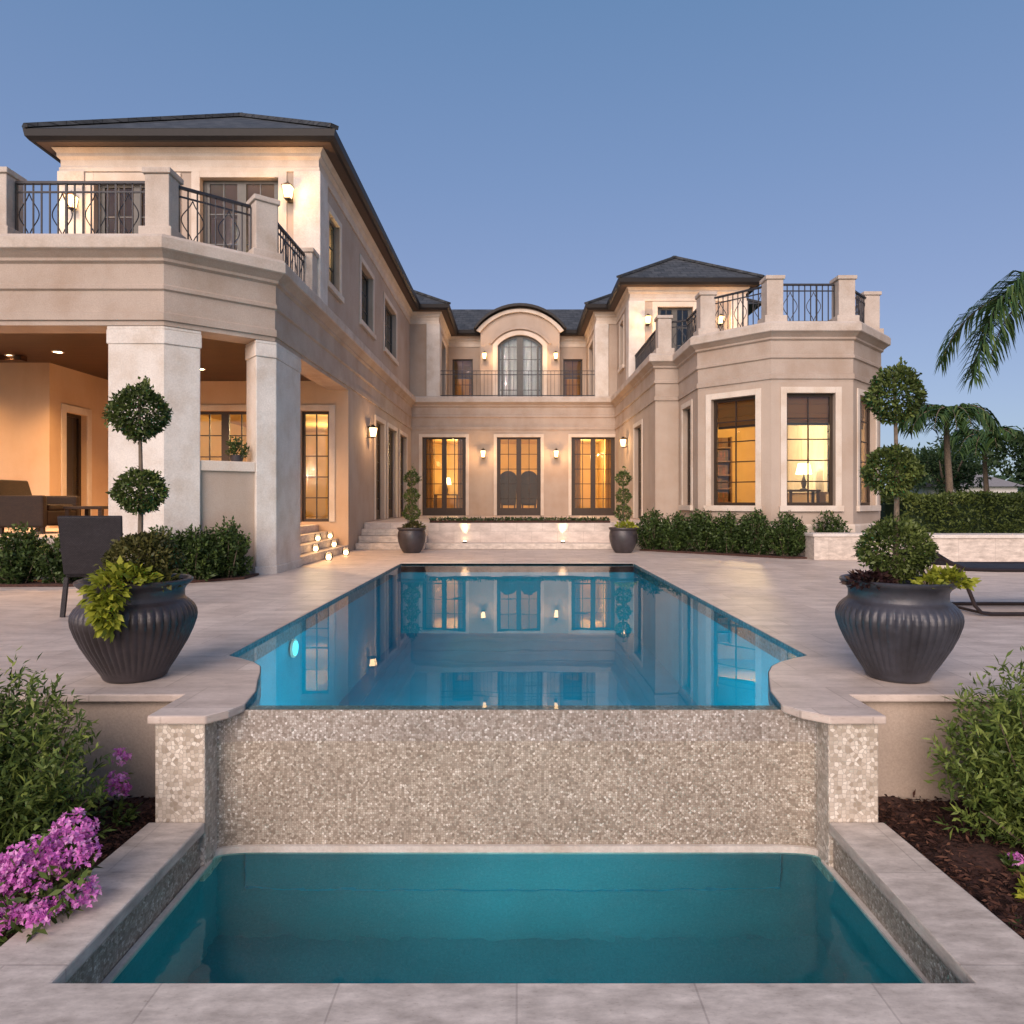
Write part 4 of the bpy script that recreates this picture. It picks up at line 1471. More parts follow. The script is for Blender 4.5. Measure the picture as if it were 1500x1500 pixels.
# planting beds under them
mb = MB()
mb.prism([(-8.2, 8.75), (-4.9, 8.85), (-3.85, 9.65), (-3.85, 10.2), (-4.9, 9.40), (-8.2, 9.40)], 0.004, 0.035)
structure(mb.build('planting_bed', M['mulch']), 'dark soil bed along the porch', 'bed')
mb = MB()
mb.prism([(2.75, 15.3), (5.25, 13.12), (5.58, 13.12), (5.58, 13.9), (5.15, 13.95), (3.95, 15.1), (3.95, 16.2), (3.5, 16.2)], 0.004, 0.035)
structure(mb.build('planting_bed', M['mulch']), 'dark soil bed below the bay window', 'bed')

# low clipped strip along the terrace edge
t = thing('box_edging', 'very low clipped green edging along the terrace wall top', 'hedge', (0.07, 16.3, 0.60))
n = 2600
P = np.stack([RNG.uniform(-2.05, 2.2, n), RNG.uniform(16.15, 16.4, n), RNG.uniform(0.60, 0.70, n)], 1)
leaves('foliage', P, unit(n) + np.array([0, 0, 0.7]), 0.06, 0.03, 0.35 + RNG.normal(0, 0.2, n), M['hedge'], t)
mb = MB()
mb.box(-2.06, 2.21, 16.16, 16.39, 0.601, 0.655)
mb.build('twigs', M['mulch'], t)

# big bushes in the lower beds
shrub('large leafy green bush left of the lower basin, behind the pink flowers', (-2.62, 3.22, -0.64), 0.66, 0.48, 1.04, 640, M['podo'], 'large bushes in the lower beds', per=40, L=0.048, W=0.0135, name='bush', t0=0.15, tone=0.05)
shrub('large leafy green bush right of the lower basin, against the beige wall', (2.78, 3.42, -0.64), 0.66, 0.46, 1.04, 640, M['podo'], 'large bushes in the lower beds', per=40, L=0.048, W=0.0135, name='bush', t0=0.15, tone=0.10)
shrub('second leafy bush at the left edge, farther from the basin', (-3.75, 3.2, -0.64), 0.6, 0.5, 0.9, 200, M['podo'], 'large bushes in the lower beds', per=20, L=0.065, W=0.02, name='bush')
shrub('second leafy bush at the right edge, farther from the basin', (3.9, 3.3, -0.64), 0.6, 0.5, 0.9, 200, M['podo'], 'large bushes in the lower beds', per=20, L=0.065, W=0.02, name='bush')


def flowers(lab, c, rx, ry, h, nf, size, clusters=None, nl=300, group='pink flowering plants'):
    t = thing('flowering_plant', lab, 'flowers', c, group)
    sprigs('foliage', c, rx, ry, h * 0.92, max(8, nl // 12), 12, 0.05, 0.022, M['podo'], t, tone=-0.1)
    d = unit(nf)
    d[:, 2] = np.abs(d[:, 2])
    if clusters is None:
        clusters = [(0, 0, 0.55, 1.0)]
    cc = np.array([(a, b, z) for a, b, z, _ in clusters])
    wt = np.array([s for *_, s in clusters])
    ci = RNG.choice(len(cc), nf, p=wt / wt.sum())
    C = np.array(c) + cc[ci] * np.array([rx, ry, h]) + d * (np.array([rx, ry, h * 0.75]) * 0.5) * (RNG.uniform(0.55, 1.05, nf) * (wt[ci] / wt.max()) ** 0.4)[:, None]
    P, D, rn = [], [], []
    for i in range(nf):
        ax = d[i] + RNG.normal(0, 0.35, 3) + np.array([0, -0.25, 0.1])
        ax /= np.linalg.norm(ax)
        s = np.cross(ax, [0.3, 0.2, 1.0])
        s /= np.linalg.norm(s)
        u = np.cross(ax, s)
        tone = RNG.normal(0.5, 0.2)
        for k in range(5):
            a = 2 * math.pi * k / 5
            P.append(C[i])
            D.append(s * math.cos(a) + u * math.sin(a) + ax * 0.35)
            rn.append(tone + RNG.normal(0, 0.08))
    leaves('blossoms', np.array(P), np.array(D), size, size * 0.85, np.array(rn), M['pink'], t)
    return t


flowers('big pink azalea like cluster spilling over the basin coping', (-2.00, 2.80, -0.64), 0.30, 0.28, 0.41, 760, 0.0175,
        clusters=[(0.05, -0.1, 0.50, 1.0), (-0.35, -0.2, 0.42, 0.7), (0.45, 0.1, 0.62, 0.6), (0.75, -0.1, 0.30, 0.25), (0.3, 0.5, 0.75, 0.3)], nl=420)
flowers('lower pink flower cluster at the bottom left, in front of the big one', (-1.94, 2.66, -0.62), 0.21, 0.15, 0.22, 240, 0.0175,
        clusters=[(-0.4, -0.1, 0.4, 1.0), (0.4, -0.1, 0.5, 0.6)], nl=220)
flowers('small pink flowers against the beige wall beside the left pier', (-2.12, 3.62, -0.64), 0.12, 0.10, 0.36, 70, 0.020,
        clusters=[(0.0, 0, 0.55, 1.0), (0.2, 0, 0.95, 0.5)], nl=90)
flowers('single small pink flower on the right mulch bed', (2.33, 3.18, -0.64), 0.06, 0.06, 0.11, 20, 0.020, nl=24)
plantlet('lime_plant', 'yellowish green seedling on the right mulch bed', 'plant', (2.23, 2.92, -0.60), 0.075, 60, 0.045, 0.022, M['lime'], 0.9)

# mulch beds
for s, lab in ((-1, 'dark bark mulch bed left of the lower basin'), (1, 'dark bark mulch bed right of the lower basin')):
    nx, ny = 70, 50
    xs = np.linspace(1.93, 6.5, nx)
    ys = np.linspace(1.2, 3.955, ny)
    vs = []
    for y in ys:
        for x in xs:
            e = min(1.0, (x - 1.93) / 0.15)
            vs.append((s * x, y, -0.632 + e * 0.018 * (math.sin(x * 7.3 + y * 3.1) + math.sin(y * 9.7 - x * 2.3)) + random.uniform(-0.008, 0.008)))
    fs = [(j * nx + i, j * nx + i + 1, (j + 1) * nx + i + 1, (j + 1) * nx + i) for j in range(ny - 1) for i in range(nx - 1)]
    structure(link_mesh('mulch_bed', vs, fs, M['mulch'], smooth=True), lab, 'mulch')
    n = 14000
    P = np.stack([s * (1.945 + 3.0 * RNG.uniform(0, 1, n) ** 1.25), RNG.uniform(1.9, 3.94, n), np.full(n, -0.620) + RNG.uniform(0, 0.022, n)], 1)
    D = unit(n) * np.array([1, 1, 0.25])
    o = leaves('bark_chips', P, D, 0.040, 0.013, RNG.uniform(0, 1, n) ** 1.5, M['chip'])
    o['kind'] = 'stuff'
    tag(o, lab.replace('bed', 'chips lying'), 'mulch')

# ------------------------------------------------------------------ wall lanterns
def lantern(loc, ang, lab, watts=25.0, group='lit wall lanterns', proto=[]):
    if not proto:
        t = thing('wall_lantern', lab, 'lantern', (0, 0, 0), group)
        mb = MB()
        mb.box(-0.06, 0.06, -0.022, 0.0, -0.19, 0.17)
        mb.tube([(0, -0.02, 0.12), (0, -0.08, 0.20), (0, -0.15, 0.205), (0, -0.165, 0.17)], 0.012, 6)
        mb.tube([(0, -0.02, -0.15), (0, -0.09, -0.20), (0, -0.155, -0.17)], 0.011, 6)
        mb.build('bracket', M['bronze'], t, world=False)
        mb = MB()
        mb.hexa([(-0.065, -0.225, -0.15), (0.065, -0.225, -0.15), (0.065, -0.095, -0.15), (-0.065, -0.095, -0.15),
                 (-0.10, -0.26, 0.11), (0.10, -0.26, 0.11), (0.10, -0.06, 0.11), (-0.10, -0.06, 0.11)])
        mb.build('glass', M['lampglass'], t, world=False)
        mb = MB()
        for sx in (-1, 1):
            for sy in (-1, 1):
                mb.bar((sx * 0.067, -0.16 + sy * 0.067, -0.155), (sx * 0.102, -0.16 + sy * 0.102, 0.115), 0.014)
        mb.box(-0.115, 0.115, -0.275, -0.045, 0.111, 0.128)
        mb.hexa([(-0.10, -0.26, 0.1285), (0.10, -0.26, 0.1285), (0.10, -0.06, 0.1285), (-0.10, -0.06, 0.1285),
                 (-0.03, -0.19, 0.20), (0.03, -0.19, 0.20), (0.03, -0.13, 0.20), (-0.03, -0.13, 0.20)])
        mb.box(-0.075, 0.075, -0.235, -0.085, -0.172, -0.152)
        mb.tube([(0, -0.16, 0.20), (0, -0.16, 0.25)], [0.018, 0.004], 8)
        mb.tube([(0, -0.16, -0.172), (0, -0.16, -0.22)], [0.022, 0.005], 8)
        mb.build('frame', M['bronze'], t, world=False)
        d = bpy.data.lights.new('lantern_light', 'POINT')
        d.energy = watts * LAMP
        d.shadow_soft_size = 0.05
        d.color = (1.0, 0.56, 0.25)
        d.cycles.use_multiple_importance_sampling = False
        lo = bpy.data.objects.new('lantern_light', d)
        lo.location = (0, -0.33, 0.0)
        COL.objects.link(lo)
        lo.parent = t
        proto.append(t)
    else:
        t = copy_tree(proto[0])
        t['label'] = lab
    t.location = loc
    t.rotation_euler = (0, 0, ang)
    t.scale = (0.82, 0.82, 0.82)
    return t


lantern((-8.33, 12.898, 6.72), 0, 'lit wall lantern on the left terrace, left of both upper doors')
lantern((-4.28, 12.898, 6.90), 0, 'lit wall lantern right of the upper left terrace door, near the wing corner')
lantern((-3.698, 16.95, 2.84), R(90), 'lit wall lantern on the left wing beside the tall side doors')
lantern((-1.17, 23.898, 2.78), 0, 'lit wall lantern between the left and middle back doors')
lantern((1.37, 23.898, 2.78), 0, 'lit wall lantern between the middle and right back doors')
lantern((3.448, 21.3, 2.95), R(-90), 'lit wall lantern on the right wing above the plum pot')
lantern((-1.26, 26.778, 6.80), 0, 'lit wall lantern left of the arched upper door')
lantern((1.52, 26.778, 6.80), 0, 'lit wall lantern right of the arched upper door')
lantern((4.05, 21.198, 6.72), 0, 'lit wall lantern on the right terrace, left of its door')
lantern((6.30, 21.198, 6.72), 0, 'lit wall lantern on the right terrace, right of its door')

# uplights washing the terrace wall
for x, lab in ((-1.22, 'small uplight washing the left part of the terrace wall'), (1.08, 'small uplight washing the right part of the terrace wall')):
    t = thing('uplight', lab, 'light', (x, 16.0, 0.14), 'uplights at the terrace wall')
    mb = MB()
    mb.tube([(x, 16.0, 0.141), (x, 16.0, 0.175)], 0.05, 14)
    mb.build('housing', M['metal'], t)
    mb = MB()
    mb.tube([(x, 16.0, 0.1755), (x, 16.0, 0.179)], 0.04, 14)
    mb.build('lens', M['downglow'], t)
    d = bpy.data.lights.new('uplight_lamp', 'SPOT')
    d.energy = 75 * LAMP
    d.spot_size = R(46)
    d.spot_blend = 0.9
    d.shadow_soft_size = 0.05
    d.color = (1.0, 0.70, 0.40)
    lo = bpy.data.objects.new('uplight_lamp', d)
    lo.location = (x, 15.99, 0.185)
    lo.rotation_euler = (R(180 - 12), 0, 0)
    COL.objects.link(lo)

# porch downlights
dls = [(-9.15, 12.35), (-8.1, 12.05), (-6.35, 11.05), (-10.6, 12.3), (-6.3, 13.6), (-4.9, 12.9)]
dlab = ['left one of the pair of glowing downlights in the porch ceiling', 'right one of the pair of glowing downlights in the porch ceiling', 'glowing downlight in the porch ceiling beside the front column',
        'glowing porch downlight beyond the picture edge', 'glowing porch downlight before the inner double door', 'glowing porch downlight near the narrow lit window']
for (x, y), lab in zip(dls, dlab):
    t = thing('downlight', lab, 'light', (x, y, 3.75), 'downlights in the porch ceiling')
    mb = MB()
    mb.lathe([(0.07, -0.012), (0.10, -0.012), (0.10, -0.001), (0.07, -0.001)], 20, (x, y, 3.75))
    mb.f = mb.f[:-2]
    mb.build('ring', M['trim'], t)
    mb = MB()
    mb.tube([(x, y, 3.7405), (x, y, 3.7485)], 0.068, 16)
    mb.build('lens', M['downglow'], t)
    d = bpy.data.lights.new('downlight_lamp', 'SPOT')
    d.energy = 300 * LAMP
    d.spot_size = R(125)
    d.spot_blend = 0.7
    d.shadow_soft_size = 0.07
    d.color = (1.0, 0.54, 0.21)
    lo = bpy.data.objects.new('downlight_lamp', d)
    lo.location = (x, y, 3.725)
    COL.objects.link(lo)

# glass candle globes on the porch steps
cg = [(-3.80, 12.9, 0.15, 0.075), (-3.80, 14.2, 0.15, 0.075), (-4.02, 13.8, 0.30, 0.075), (-4.02, 14.7, 0.30, 0.075), (-3.50, 12.7, 0.001, 0.08), (-3.48, 13.9, 0.001, 0.08)]
cl = ['small glowing candle globe on the lowest porch step, nearer the column', 'small glowing candle globe on the lowest porch step, farther from the column',
      'small glowing candle globe on the middle porch step, nearer the column', 'small glowing candle globe on the middle porch step, next to the lit window',
      'small glowing candle globe on the paving before the porch steps, nearer the column', 'small glowing candle globe on the paving before the porch steps, farther from the column']
for (x, y, z, r), lab in zip(cg, cl):
    t = thing('candle_globe', lab, 'candle', (x, y, z), 'candle globes on the porch steps')
    mb = MB()
    mb.lathe([(0.05, 0.003), (0.055, 0.02), (r * 0.98, r * 0.8), (r, r), (r * 0.93, r * 1.4), (0.06, r * 1.85), (0.055, r * 2.0)], 20, (x, y, z))
    mb.f = mb.f[:-1]
    mb.build('globe', M['glass'], t, smooth=True)
    mb = MB()
    mb.sphere((x, y, z + r * 0.85), r * 0.62)
    mb.build('candle', M['candleglow'], t, smooth=True)
# underwater lamp on the left wall; two unseen weir lights added to brighten the water
pl = [((-2.05, 6.25, -0.24), (1, 0), 14, 'lit underwater lamp on the left pool wall'),
      ((-0.30, 3.955, -0.70), (0, 1), 58, 'added unseen fill light on the back of the infinity edge, towards the brown urn'),
      ((0.30, 3.955, -0.70), (0, 1), 58, 'added unseen fill light on the back of the infinity edge, towards the grey urn')]
for (x, y, z), (dx, dy), en, lab in pl:
    t = thing('pool_lamp_or_fill', lab, 'light', (x, y, z), 'underwater pool lamps')
    mb = MB()
    mb.tube([(x, y, z), (x + dx * 0.02, y + dy * 0.02, z)], 0.085, 20)
    mb.build('ring', M['trim'], t)
    mb = MB()
    mb.tube([(x + dx * 0.021, y + dy * 0.021, z), (x + dx * 0.03, y + dy * 0.03, z)], 0.065, 20)
    mb.build('lens', M['poollight'], t)
    d = bpy.data.lights.new('pool_lamp_or_fill_light', 'AREA')
    d.shape = 'DISK'
    d.size = 0.3
    d.energy = en
    d.cycles.use_multiple_importance_sampling = False
    d.color = (0.60, 0.93, 1.0)
    lo = bpy.data.objects.new('pool_lamp_or_fill_light', d)
    lo.location = (x + dx * 0.05, y + dy * 0.05, z)
    lo.rotation_euler = Vector((-dx, -dy, 0.55 if dy else 0)).to_track_quat('Z', 'Y').to_euler()
    COL.objects.link(lo)
t = thing('pool_lamp_or_fill', 'added unseen fill light on the near wall of the lower basin', 'light', (0.1, 2.29, -1.1))  # unseen fill light, added to lighten the basin water
mb = MB()
mb.tube([(0.1, 2.281, -1.1), (0.1, 2.30, -1.1)], 0.08, 20)
mb.build('lens', M['poollight'], t)
d = bpy.data.lights.new('pool_lamp_or_fill_light', 'AREA')
d.shape = 'DISK'
d.size = 0.3
d.energy = 9
d.cycles.use_multiple_importance_sampling = False
d.color = (0.6, 0.95, 1.0)
lo = bpy.data.objects.new('pool_lamp_or_fill_light', d)
lo.location = (0.1, 2.32, -1.1)
lo.rotation_euler = (R(90), 0, 0)
lo.rotation_euler = Vector((0, -1, 0)).to_track_quat('Z', 'Y').to_euler()
COL.objects.link(lo)

# ------------------------------------------------------------------ furniture
def place(t, loc, ang):
    t.location = loc
    t.rotation_euler = (0, 0, ang)


# dining chair seen from behind (faces local +Y)
t = thing('garden_chair', 'dark woven garden chair with its solid back to the pool, by the brown urn', 'chair', (0, 0, 0))
mb = MB()
mb.hexa([(-0.29, -0.20, 0.40), (0.29, -0.20, 0.40), (0.29, -0.16, 0.40), (-0.29, -0.16, 0.40), (-0.31, -0.30, 0.96), (0.31, -0.30, 0.96), (0.31, -0.265, 0.97), (-0.31, -0.265, 0.97)])
mb.build('backrest', M['wicker'], t, world=False, bevel=0.012)
mb = MB()
mb.box(-0.29, 0.29, -0.155, 0.34, 0.37, 0.45)
mb.build('seat', M['wicker'], t, world=False, bevel=0.015)
for sx in (-1, 1):
    for y, yb in ((-0.18, -0.25), (0.31, 0.32)):
        mb = MB()
        mb.bar((sx * 0.265, y, 0.372), (sx * 0.275, yb, 0.0), 0.04)
        mb.build('leg', M['wicker'], t, world=False)
    mb = MB()
    mb.bar((sx * 0.30, -0.215, 0.64), (sx * 0.30, 0.30, 0.62), 0.045, 0.03)
    mb.bar((sx * 0.298, 0.28, 0.605), (sx * 0.285, 0.30, 0.452), 0.035)
    mb.build('armrest', M['wicker'], t, world=False)
place(t, (-4.13, 6.78, 0.0), R(12))
t.scale = (0.9, 0.95, 1.0)

# wicker armchair inside the porch (faces local +Y)
def armchair(lab, loc, ang):
    t = thing('wicker_armchair', lab, 'armchair', (0, 0, 0))
    mb = MB()
    mb.hexa([(-0.34, -0.32, 0.30), (0.34, -0.32, 0.30), (0.34, -0.22, 0.30), (-0.34, -0.22, 0.30), (-0.38, -0.48, 0.84), (0.38, -0.48, 0.84), (0.38, -0.42, 0.86), (-0.38, -0.42, 0.86)])
    mb.build('backrest', M['brownwicker'], t, world=False, bevel=0.03)
    mb = MB()
    mb.box(-0.34, 0.34, -0.22, 0.40, 0.14, 0.36)
    mb.build('seat', M['brownwicker'], t, world=False, bevel=0.02)
    mb = MB()
    mb.box(-0.29, 0.29, -0.20, 0.39, 0.362, 0.46)
    mb.build('cushion', M['brownwicker'], t, world=False, bevel=0.03)
    for sx in (-1, 1):
        mb = MB()
        mb.box(sx * 0.40 - 0.055, sx * 0.40 + 0.055, -0.33, 0.40, 0.10, 0.60)
        mb.build('armrest', M['brownwicker'], t, world=False, bevel=0.03)
        for y in (-0.28, 0.36):
            mb = MB()
            mb.bar((sx * 0.40, y, 0.102), (sx * 0.40, y, 0.0), 0.05)
            mb.build('leg', M['brownwicker'], t, world=False)
    place(t, loc, ang)
armchair('brown wicker armchair in the open porch at the left edge', (-7.72, 11.0, 0.60), R(-90))
t = thing('porch_table', 'low dark table in front of the porch armchair', 'table', (-6.95, 11.2, 0.60))
mb = MB()
mb.box(-7.25, -6.62, 10.9, 11.5, 0.98, 1.03)
mb.build('tabletop', M['brownwicker'], t, bevel=0.01)
for a in (-7.2, -6.67):
    for b in (10.95, 11.45):
        mb = MB()
        mb.box(a - 0.03, a + 0.03, b - 0.03, b + 0.03, 0.602, 0.979)
        mb.build('leg', M['brownwicker'], t)

# potted plant on the porch parapet
t = thing('parapet_plant', 'small bushy plant on the porch parapet between the columns', 'plant', (-4.22, 10.28, 1.70))
sprigs('foliage', (-4.22, 10.28, 1.74), 0.20, 0.15, 0.36, 36, 10, 0.06, 0.028, M['hedge'], t)
mb = MB()
mb.lathe([(0.08, 0.001), (0.11, 0.10), (0.10, 0.10), (0.001, 0.08)], 18, (-4.22, 10.28, 1.70))
mb.build('pot', M['urn'], t)

# sun lounger at the right edge (foot towards the pool)
t = thing('sun_lounger', 'dark framed sun lounger with sled legs at the right edge', 'lounger', (5.3, 6.9, 0.0))
mb = MB()
for y in (6.55, 7.22):
    mb.tube([(4.02, y, 0.60), (4.15, y, 0.52), (4.30, y, 0.455), (4.6, y, 0.445), (6.4, y, 0.445)], 0.021, 8)
for x, z in ((4.05, 0.585), (6.4, 0.445)):
    mb.tube([(x, 6.55, z), (x, 7.22, z)], 0.019, 8)
mb.build('frame', M['metal'], t, smooth=True)
for y in (6.553, 7.217):
    mb = MB()
    mb.tube([(4.25, y, 0.47), (4.40, y, 0.10), (4.46, y, 0.035), (4.56, y, 0.022), (6.1, y, 0.022), (6.18, y, 0.05), (6.3, y, 0.44)], 0.019, 8)
    mb.build('leg', M['metal'], t, smooth=True)
mb = MB()
mb.tube([(4.50, 6.553, 0.025), (4.50, 7.217, 0.025)], 0.015, 8)
mb.build('stretcher', M['metal'], t)
mb = MB()
xs = [4.06, 4.16, 4.31, 4.6, 5.0, 5.5, 6.38]
zs = [0.588, 0.522, 0.462, 0.45, 0.44, 0.44, 0.452]
vs, fs = [], []
for x, z in zip(xs, zs):
    vs += [(x, 6.57, z), (x, 7.20, z), (x, 6.57, z + 0.012), (x, 7.20, z + 0.012)]
for i in range(len(xs) - 1):
    k = 4 * i
    fs += [(k, k + 1, k + 5, k + 4), (k + 2, k + 6, k + 7, k + 3), (k, k + 4, k + 6, k + 2), (k + 1, k + 3, k + 7, k + 5)]
mb.add(vs, fs)
mb.build('sling', M['wicker'], t)

# low stone walls right
def low_wall(lab, x0, x1, y0, y1, h):
    t = thing('garden_wall', lab, 'wall', ((x0 + x1) / 2, (y0 + y1) / 2, 0), 'low travertine walls')
    mb = MB()
    mb.box(x0, x1, y0, y1, 0.002, h - 0.06)
    mb.build('body', M['coping'], t)
    mb = MB()
    mb.box(x0 - 0.03, x1 + 0.03, y0 - 0.03, y1 + 0.03, h - 0.06, h)
    mb.build('cap', M['column'], t, bevel=0.01)
low_wall('low travertine wall below the front bay window', 5.62, 8.0, 12.9, 13.3, 0.50)
low_wall('long low travertine wall behind the sun lounger', 6.62, 15.8, 11.2, 11.7, 0.56)

# clipped hedge beyond the walls
def box_hedge(lab, x0, x1, y0, y1, h, n, L):
    t = thing('clipped_hedge', lab, 'hedge', ((x0 + x1) / 2, y0, 0), 'clipped garden hedges')
    f = RNG.uniform(0, 1, n)
    P = np.stack([RNG.uniform(x0, x1, n), np.where(f < 0.5, y0 + RNG.exponential(0.1, n), RNG.uniform(y0, y1, n)), np.where(f < 0.5, RNG.uniform(0, h, n), h - RNG.exponential(0.08, n))], 1)
    P[:, 2] += 0.05 * np.sin(P[:, 0] * 3.1) * (P[:, 2] / h)
    P[:, 1] += 0.06 * np.sin(P[:, 0] * 4.7 + P[:, 2] * 3)
    rnd = 0.42 + RNG.normal(0, 0.18, n) + clump_tone(P, 60, 0.2)
    leaves('foliage', P, unit(n) + np.array([0, -0.5, 0.4]), L, L * 0.45, rnd, M['topiary'], t)
    mb = MB()
    mb.box(x0 + 0.1, x1 - 0.1, y0 + 0.2, y1 - 0.1, 0, h - 0.2)
    mb.build('twigs', M['hedge'], t)
box_hedge('long clipped green hedge behind the low travertine wall', 8.9, 20, 15.6, 16.8, 1.24, 26000, 0.10)
box_hedge('lower hedge row running behind the long clipped hedge', 12.0, 30, 22.0, 23.2, 1.3, 14000, 0.14)

# ------------------------------------------------------------------ palms, trees, far house
def frond_mesh(pts, nl, L, W, parent, name='frond', sag=0.55, plume=0.35):
    """feather frond: midrib through pts, leaflets on both sides that hang at their tips"""
    pts = [Vector(p) for p in pts]
    m = 24
    cum = []
    def bez(t):
        p = pts[:]
        while len(p) > 1:
            p = [a.lerp(b, t) for a, b in zip(p, p[1:])]
        return p[0]
    rib = [bez(i / m) for i in range(m + 1)]
    o0 = org(parent)
    verts, faces, uvr = [], [], []
    for i in range(nl):
        t = 0.10 + 0.90 * i / nl
        p = bez(t)
        tg = (bez(min(1, t + .02)) - bez(max(0, t - .02))).normalized()
        side = tg.cross(Vector((0, 0, 1)))
        if side.length < 0.1:
            side = Vector((0, 1, 0))
        side.normalize()
        up = side.cross(tg)
        ll = L * (0.35 + 0.65 * math.sin(math.pi * min(1, 0.12 + t * 0.82))) * random.uniform(0.85, 1.1)
        for s in (-1, 1):
            d = (tg * 0.65 + side * s * random.uniform(0.7, 1.0) + up * random.uniform(-plume * .6, plume)).normalized()
            w = Vector((0, 0, 1)).cross(d)
            w = (w.normalized() if w.length > .05 else Vector((1, 0, 0)))
            q1 = p + d * ll * 0.5 - Vector((0, 0, 1)) * ll * 0.10 * sag
            q2 = p + d * ll * 0.92 - Vector((0, 0, 1)) * ll * sag
            k = len(verts)
            ww = (w + up * random.uniform(-.6, .6)).normalized() * W
            verts += [p - ww * .4, p + ww * .4, q1 + ww * .5, q1 - ww * .5, q2]
            faces += [(k, k + 1, k + 2, k + 3), (k + 3, k + 2, k + 4)]
            r = min(0.98, max(0.02, random.gauss(0.45, 0.2)))
            uvr += [r, r]
    mesh = bpy.data.meshes.new(name)
    mesh.from_pydata([tuple(v - o0) for v in verts], [], faces)
    uvl = mesh.uv_layers.new(name='UVMap')
    for pi, poly in enumerate(mesh.polygons):
        for li in poly.loop_indices:
            uvl.data[li].uv = (uvr[pi], 0.5)
    mesh.materials.append(M['palm'])
    o = bpy.data.objects.new(name, mesh)
    COL.objects.link(o)
    o.parent = parent
    mb = MB()
    mb.tube(rib, [0.028 * (1 - 0.85 * i / m) + 0.003 for i in range(m + 1)], 6)
    r = mb.build('midrib', M['bark'], None, world=True)
    r.data.transform(Matrix.Translation(-o0))
    r.parent = o
    return o


def palm(lab, x, y, h, L, nf, nl=46, first=None, leaf=0.6, W=0.035):
    t = thing('palm_tree', lab, 'palm', (x, y, 0), 'palms beyond the pool court')
    mb = MB()
    pts = [(x + 0.05 * math.sin(k * 0.7), y, h * k / 8) for k in range(9)]
    mb.tube(pts, [0.13 - 0.007 * k for k in range(9)], 12)
    mb.build('trunk', M['bark'], t, smooth=True)
    c = Vector(pts[-1])
    if first:
        frond_mesh([c] + first, 230, leaf, W * 1.1, t, plume=1.0)
    for k in range(nf):
        a = 2 * math.pi * k / nf + random.uniform(-.15, .15)
        if first and abs((a - math.pi + math.pi) % (2 * math.pi) - math.pi) < 0.5:
            continue
        e = random.uniform(0.1, 0.9)
        d = Vector((math.cos(a), math.sin(a), 0))
        frond_mesh([c, c + d * L * 0.35 + Vector((0, 0, L * 0.55 * e)), c + d * L * 0.85 + Vector((0, 0, L * 0.35 * e)), c + d * L * 1.0 + Vector((0, 0, -L * (0.6 - 0.5 * e)))], nl, leaf, W, t)
    return t


palm('tall palm with a long frond arching in from the right edge', 10.9, 13.0, 4.95, 2.6, 11,
     first=[Vector((9.9, 12.7, 5.75)), Vector((8.75, 12.5, 5.4)), Vector((8.30, 12.4, 3.35))], leaf=0.66, nl=80)
palm('small palm with a shaggy head behind the right urn topiary', 13.9, 22.0, 4.0, 1.35, 15, 30, leaf=0.6, W=0.06)
palm('farther palm right of the shaggy one, above the grey roof', 20.6, 30.0, 3.9, 1.6, 13, 26, leaf=0.75, W=0.09)


def tree(lab, x, y, h, r, n, L, group='trees beyond the hedge', name='broadleaf_tree'):
    t = thing(name, lab, 'tree', (x, y, 0), group)
    mb = MB()
    mb.tube([(x, y, -0.1), (x + 0.1, y, h * 0.3), (x - 0.05, y, h * 0.6)], [0.2, 0.15, 0.08], 10)
    for k in range(5):
        a = k * 1.26
        mb.tube([(x + 0.05, y, h * (0.3 + 0.05 * k)), (x + math.cos(a) * r * 0.5, y + math.sin(a) * r * 0.5, h * 0.62), (x + math.cos(a) * r * 0.75, y + math.sin(a) * r * 0.75, h * 0.8)], [0.09, 0.06, 0.02], 7)
    mb.build('trunk', M['bark'], t, smooth=True)
    k = 16
    cs = np.stack([x + RNG.normal(0, r * 0.45, k), y + RNG.normal(0, r * 0.45, k), h * 0.66 + RNG.normal(0, h * 0.14, k)], 1)
    ci = RNG.integers(0, k, n)
    d = unit(n)
    P = cs[ci] + d * (r * 0.42 * RNG.uniform(0.3, 1.0, n) ** 0.5)[:, None]
    tone = RNG.uniform(-0.2, 0.2, k)[ci]
    leaves('crown', P, d + unit(n) * 0.8, L, L * 0.5, 0.45 + tone + RNG.normal(0, 0.15, n), M['farleaf'], t)
    return t


tree('dark spreading tree at the right edge beyond the hedge', 22.1, 27.0, 4.7, 1.8, 8000, 0.22)
tree('slim tree between the small palms', 21.4, 34.0, 3.9, 1.1, 3000, 0.2)
tree('far tree behind the grey roofed house', 34.0, 52.0, 6.0, 3.0, 4000, 0.35)
tree('far tree peeping out beside the bay corner', 26.0, 46.0, 4.8, 2.4, 3500, 0.3)

t = thing('far_house', 'small pale house with a grey hipped roof beyond the hedge', 'house', (30.0, 46.0, 0))
mb = MB()
mb.box(28.0, 33.0, 45, 50, 0, 2.1)
mb.build('wall', M['whitewall'], t)
mb = MB()
mb.add([(27.6, 44.6, 2.1), (33.4, 44.6, 2.1), (33.4, 50.4, 2.1), (27.6, 50.4, 2.1), (29.6, 47.5, 3.3), (31.4, 47.5, 3.3)], [(0, 1, 5, 4), (1, 2, 5), (2, 3, 4, 5), (3, 0, 4), (3, 2, 1, 0)])
mb.build('roof', M['greyroof'], t)
for x in (28.8, 30.6, 32.2):
    mb = MB()
    mb.box(x - 0.35, x + 0.35, 44.97, 44.998, 0.7, 1.7)
    mb.build('window', M['bronze2'], t)

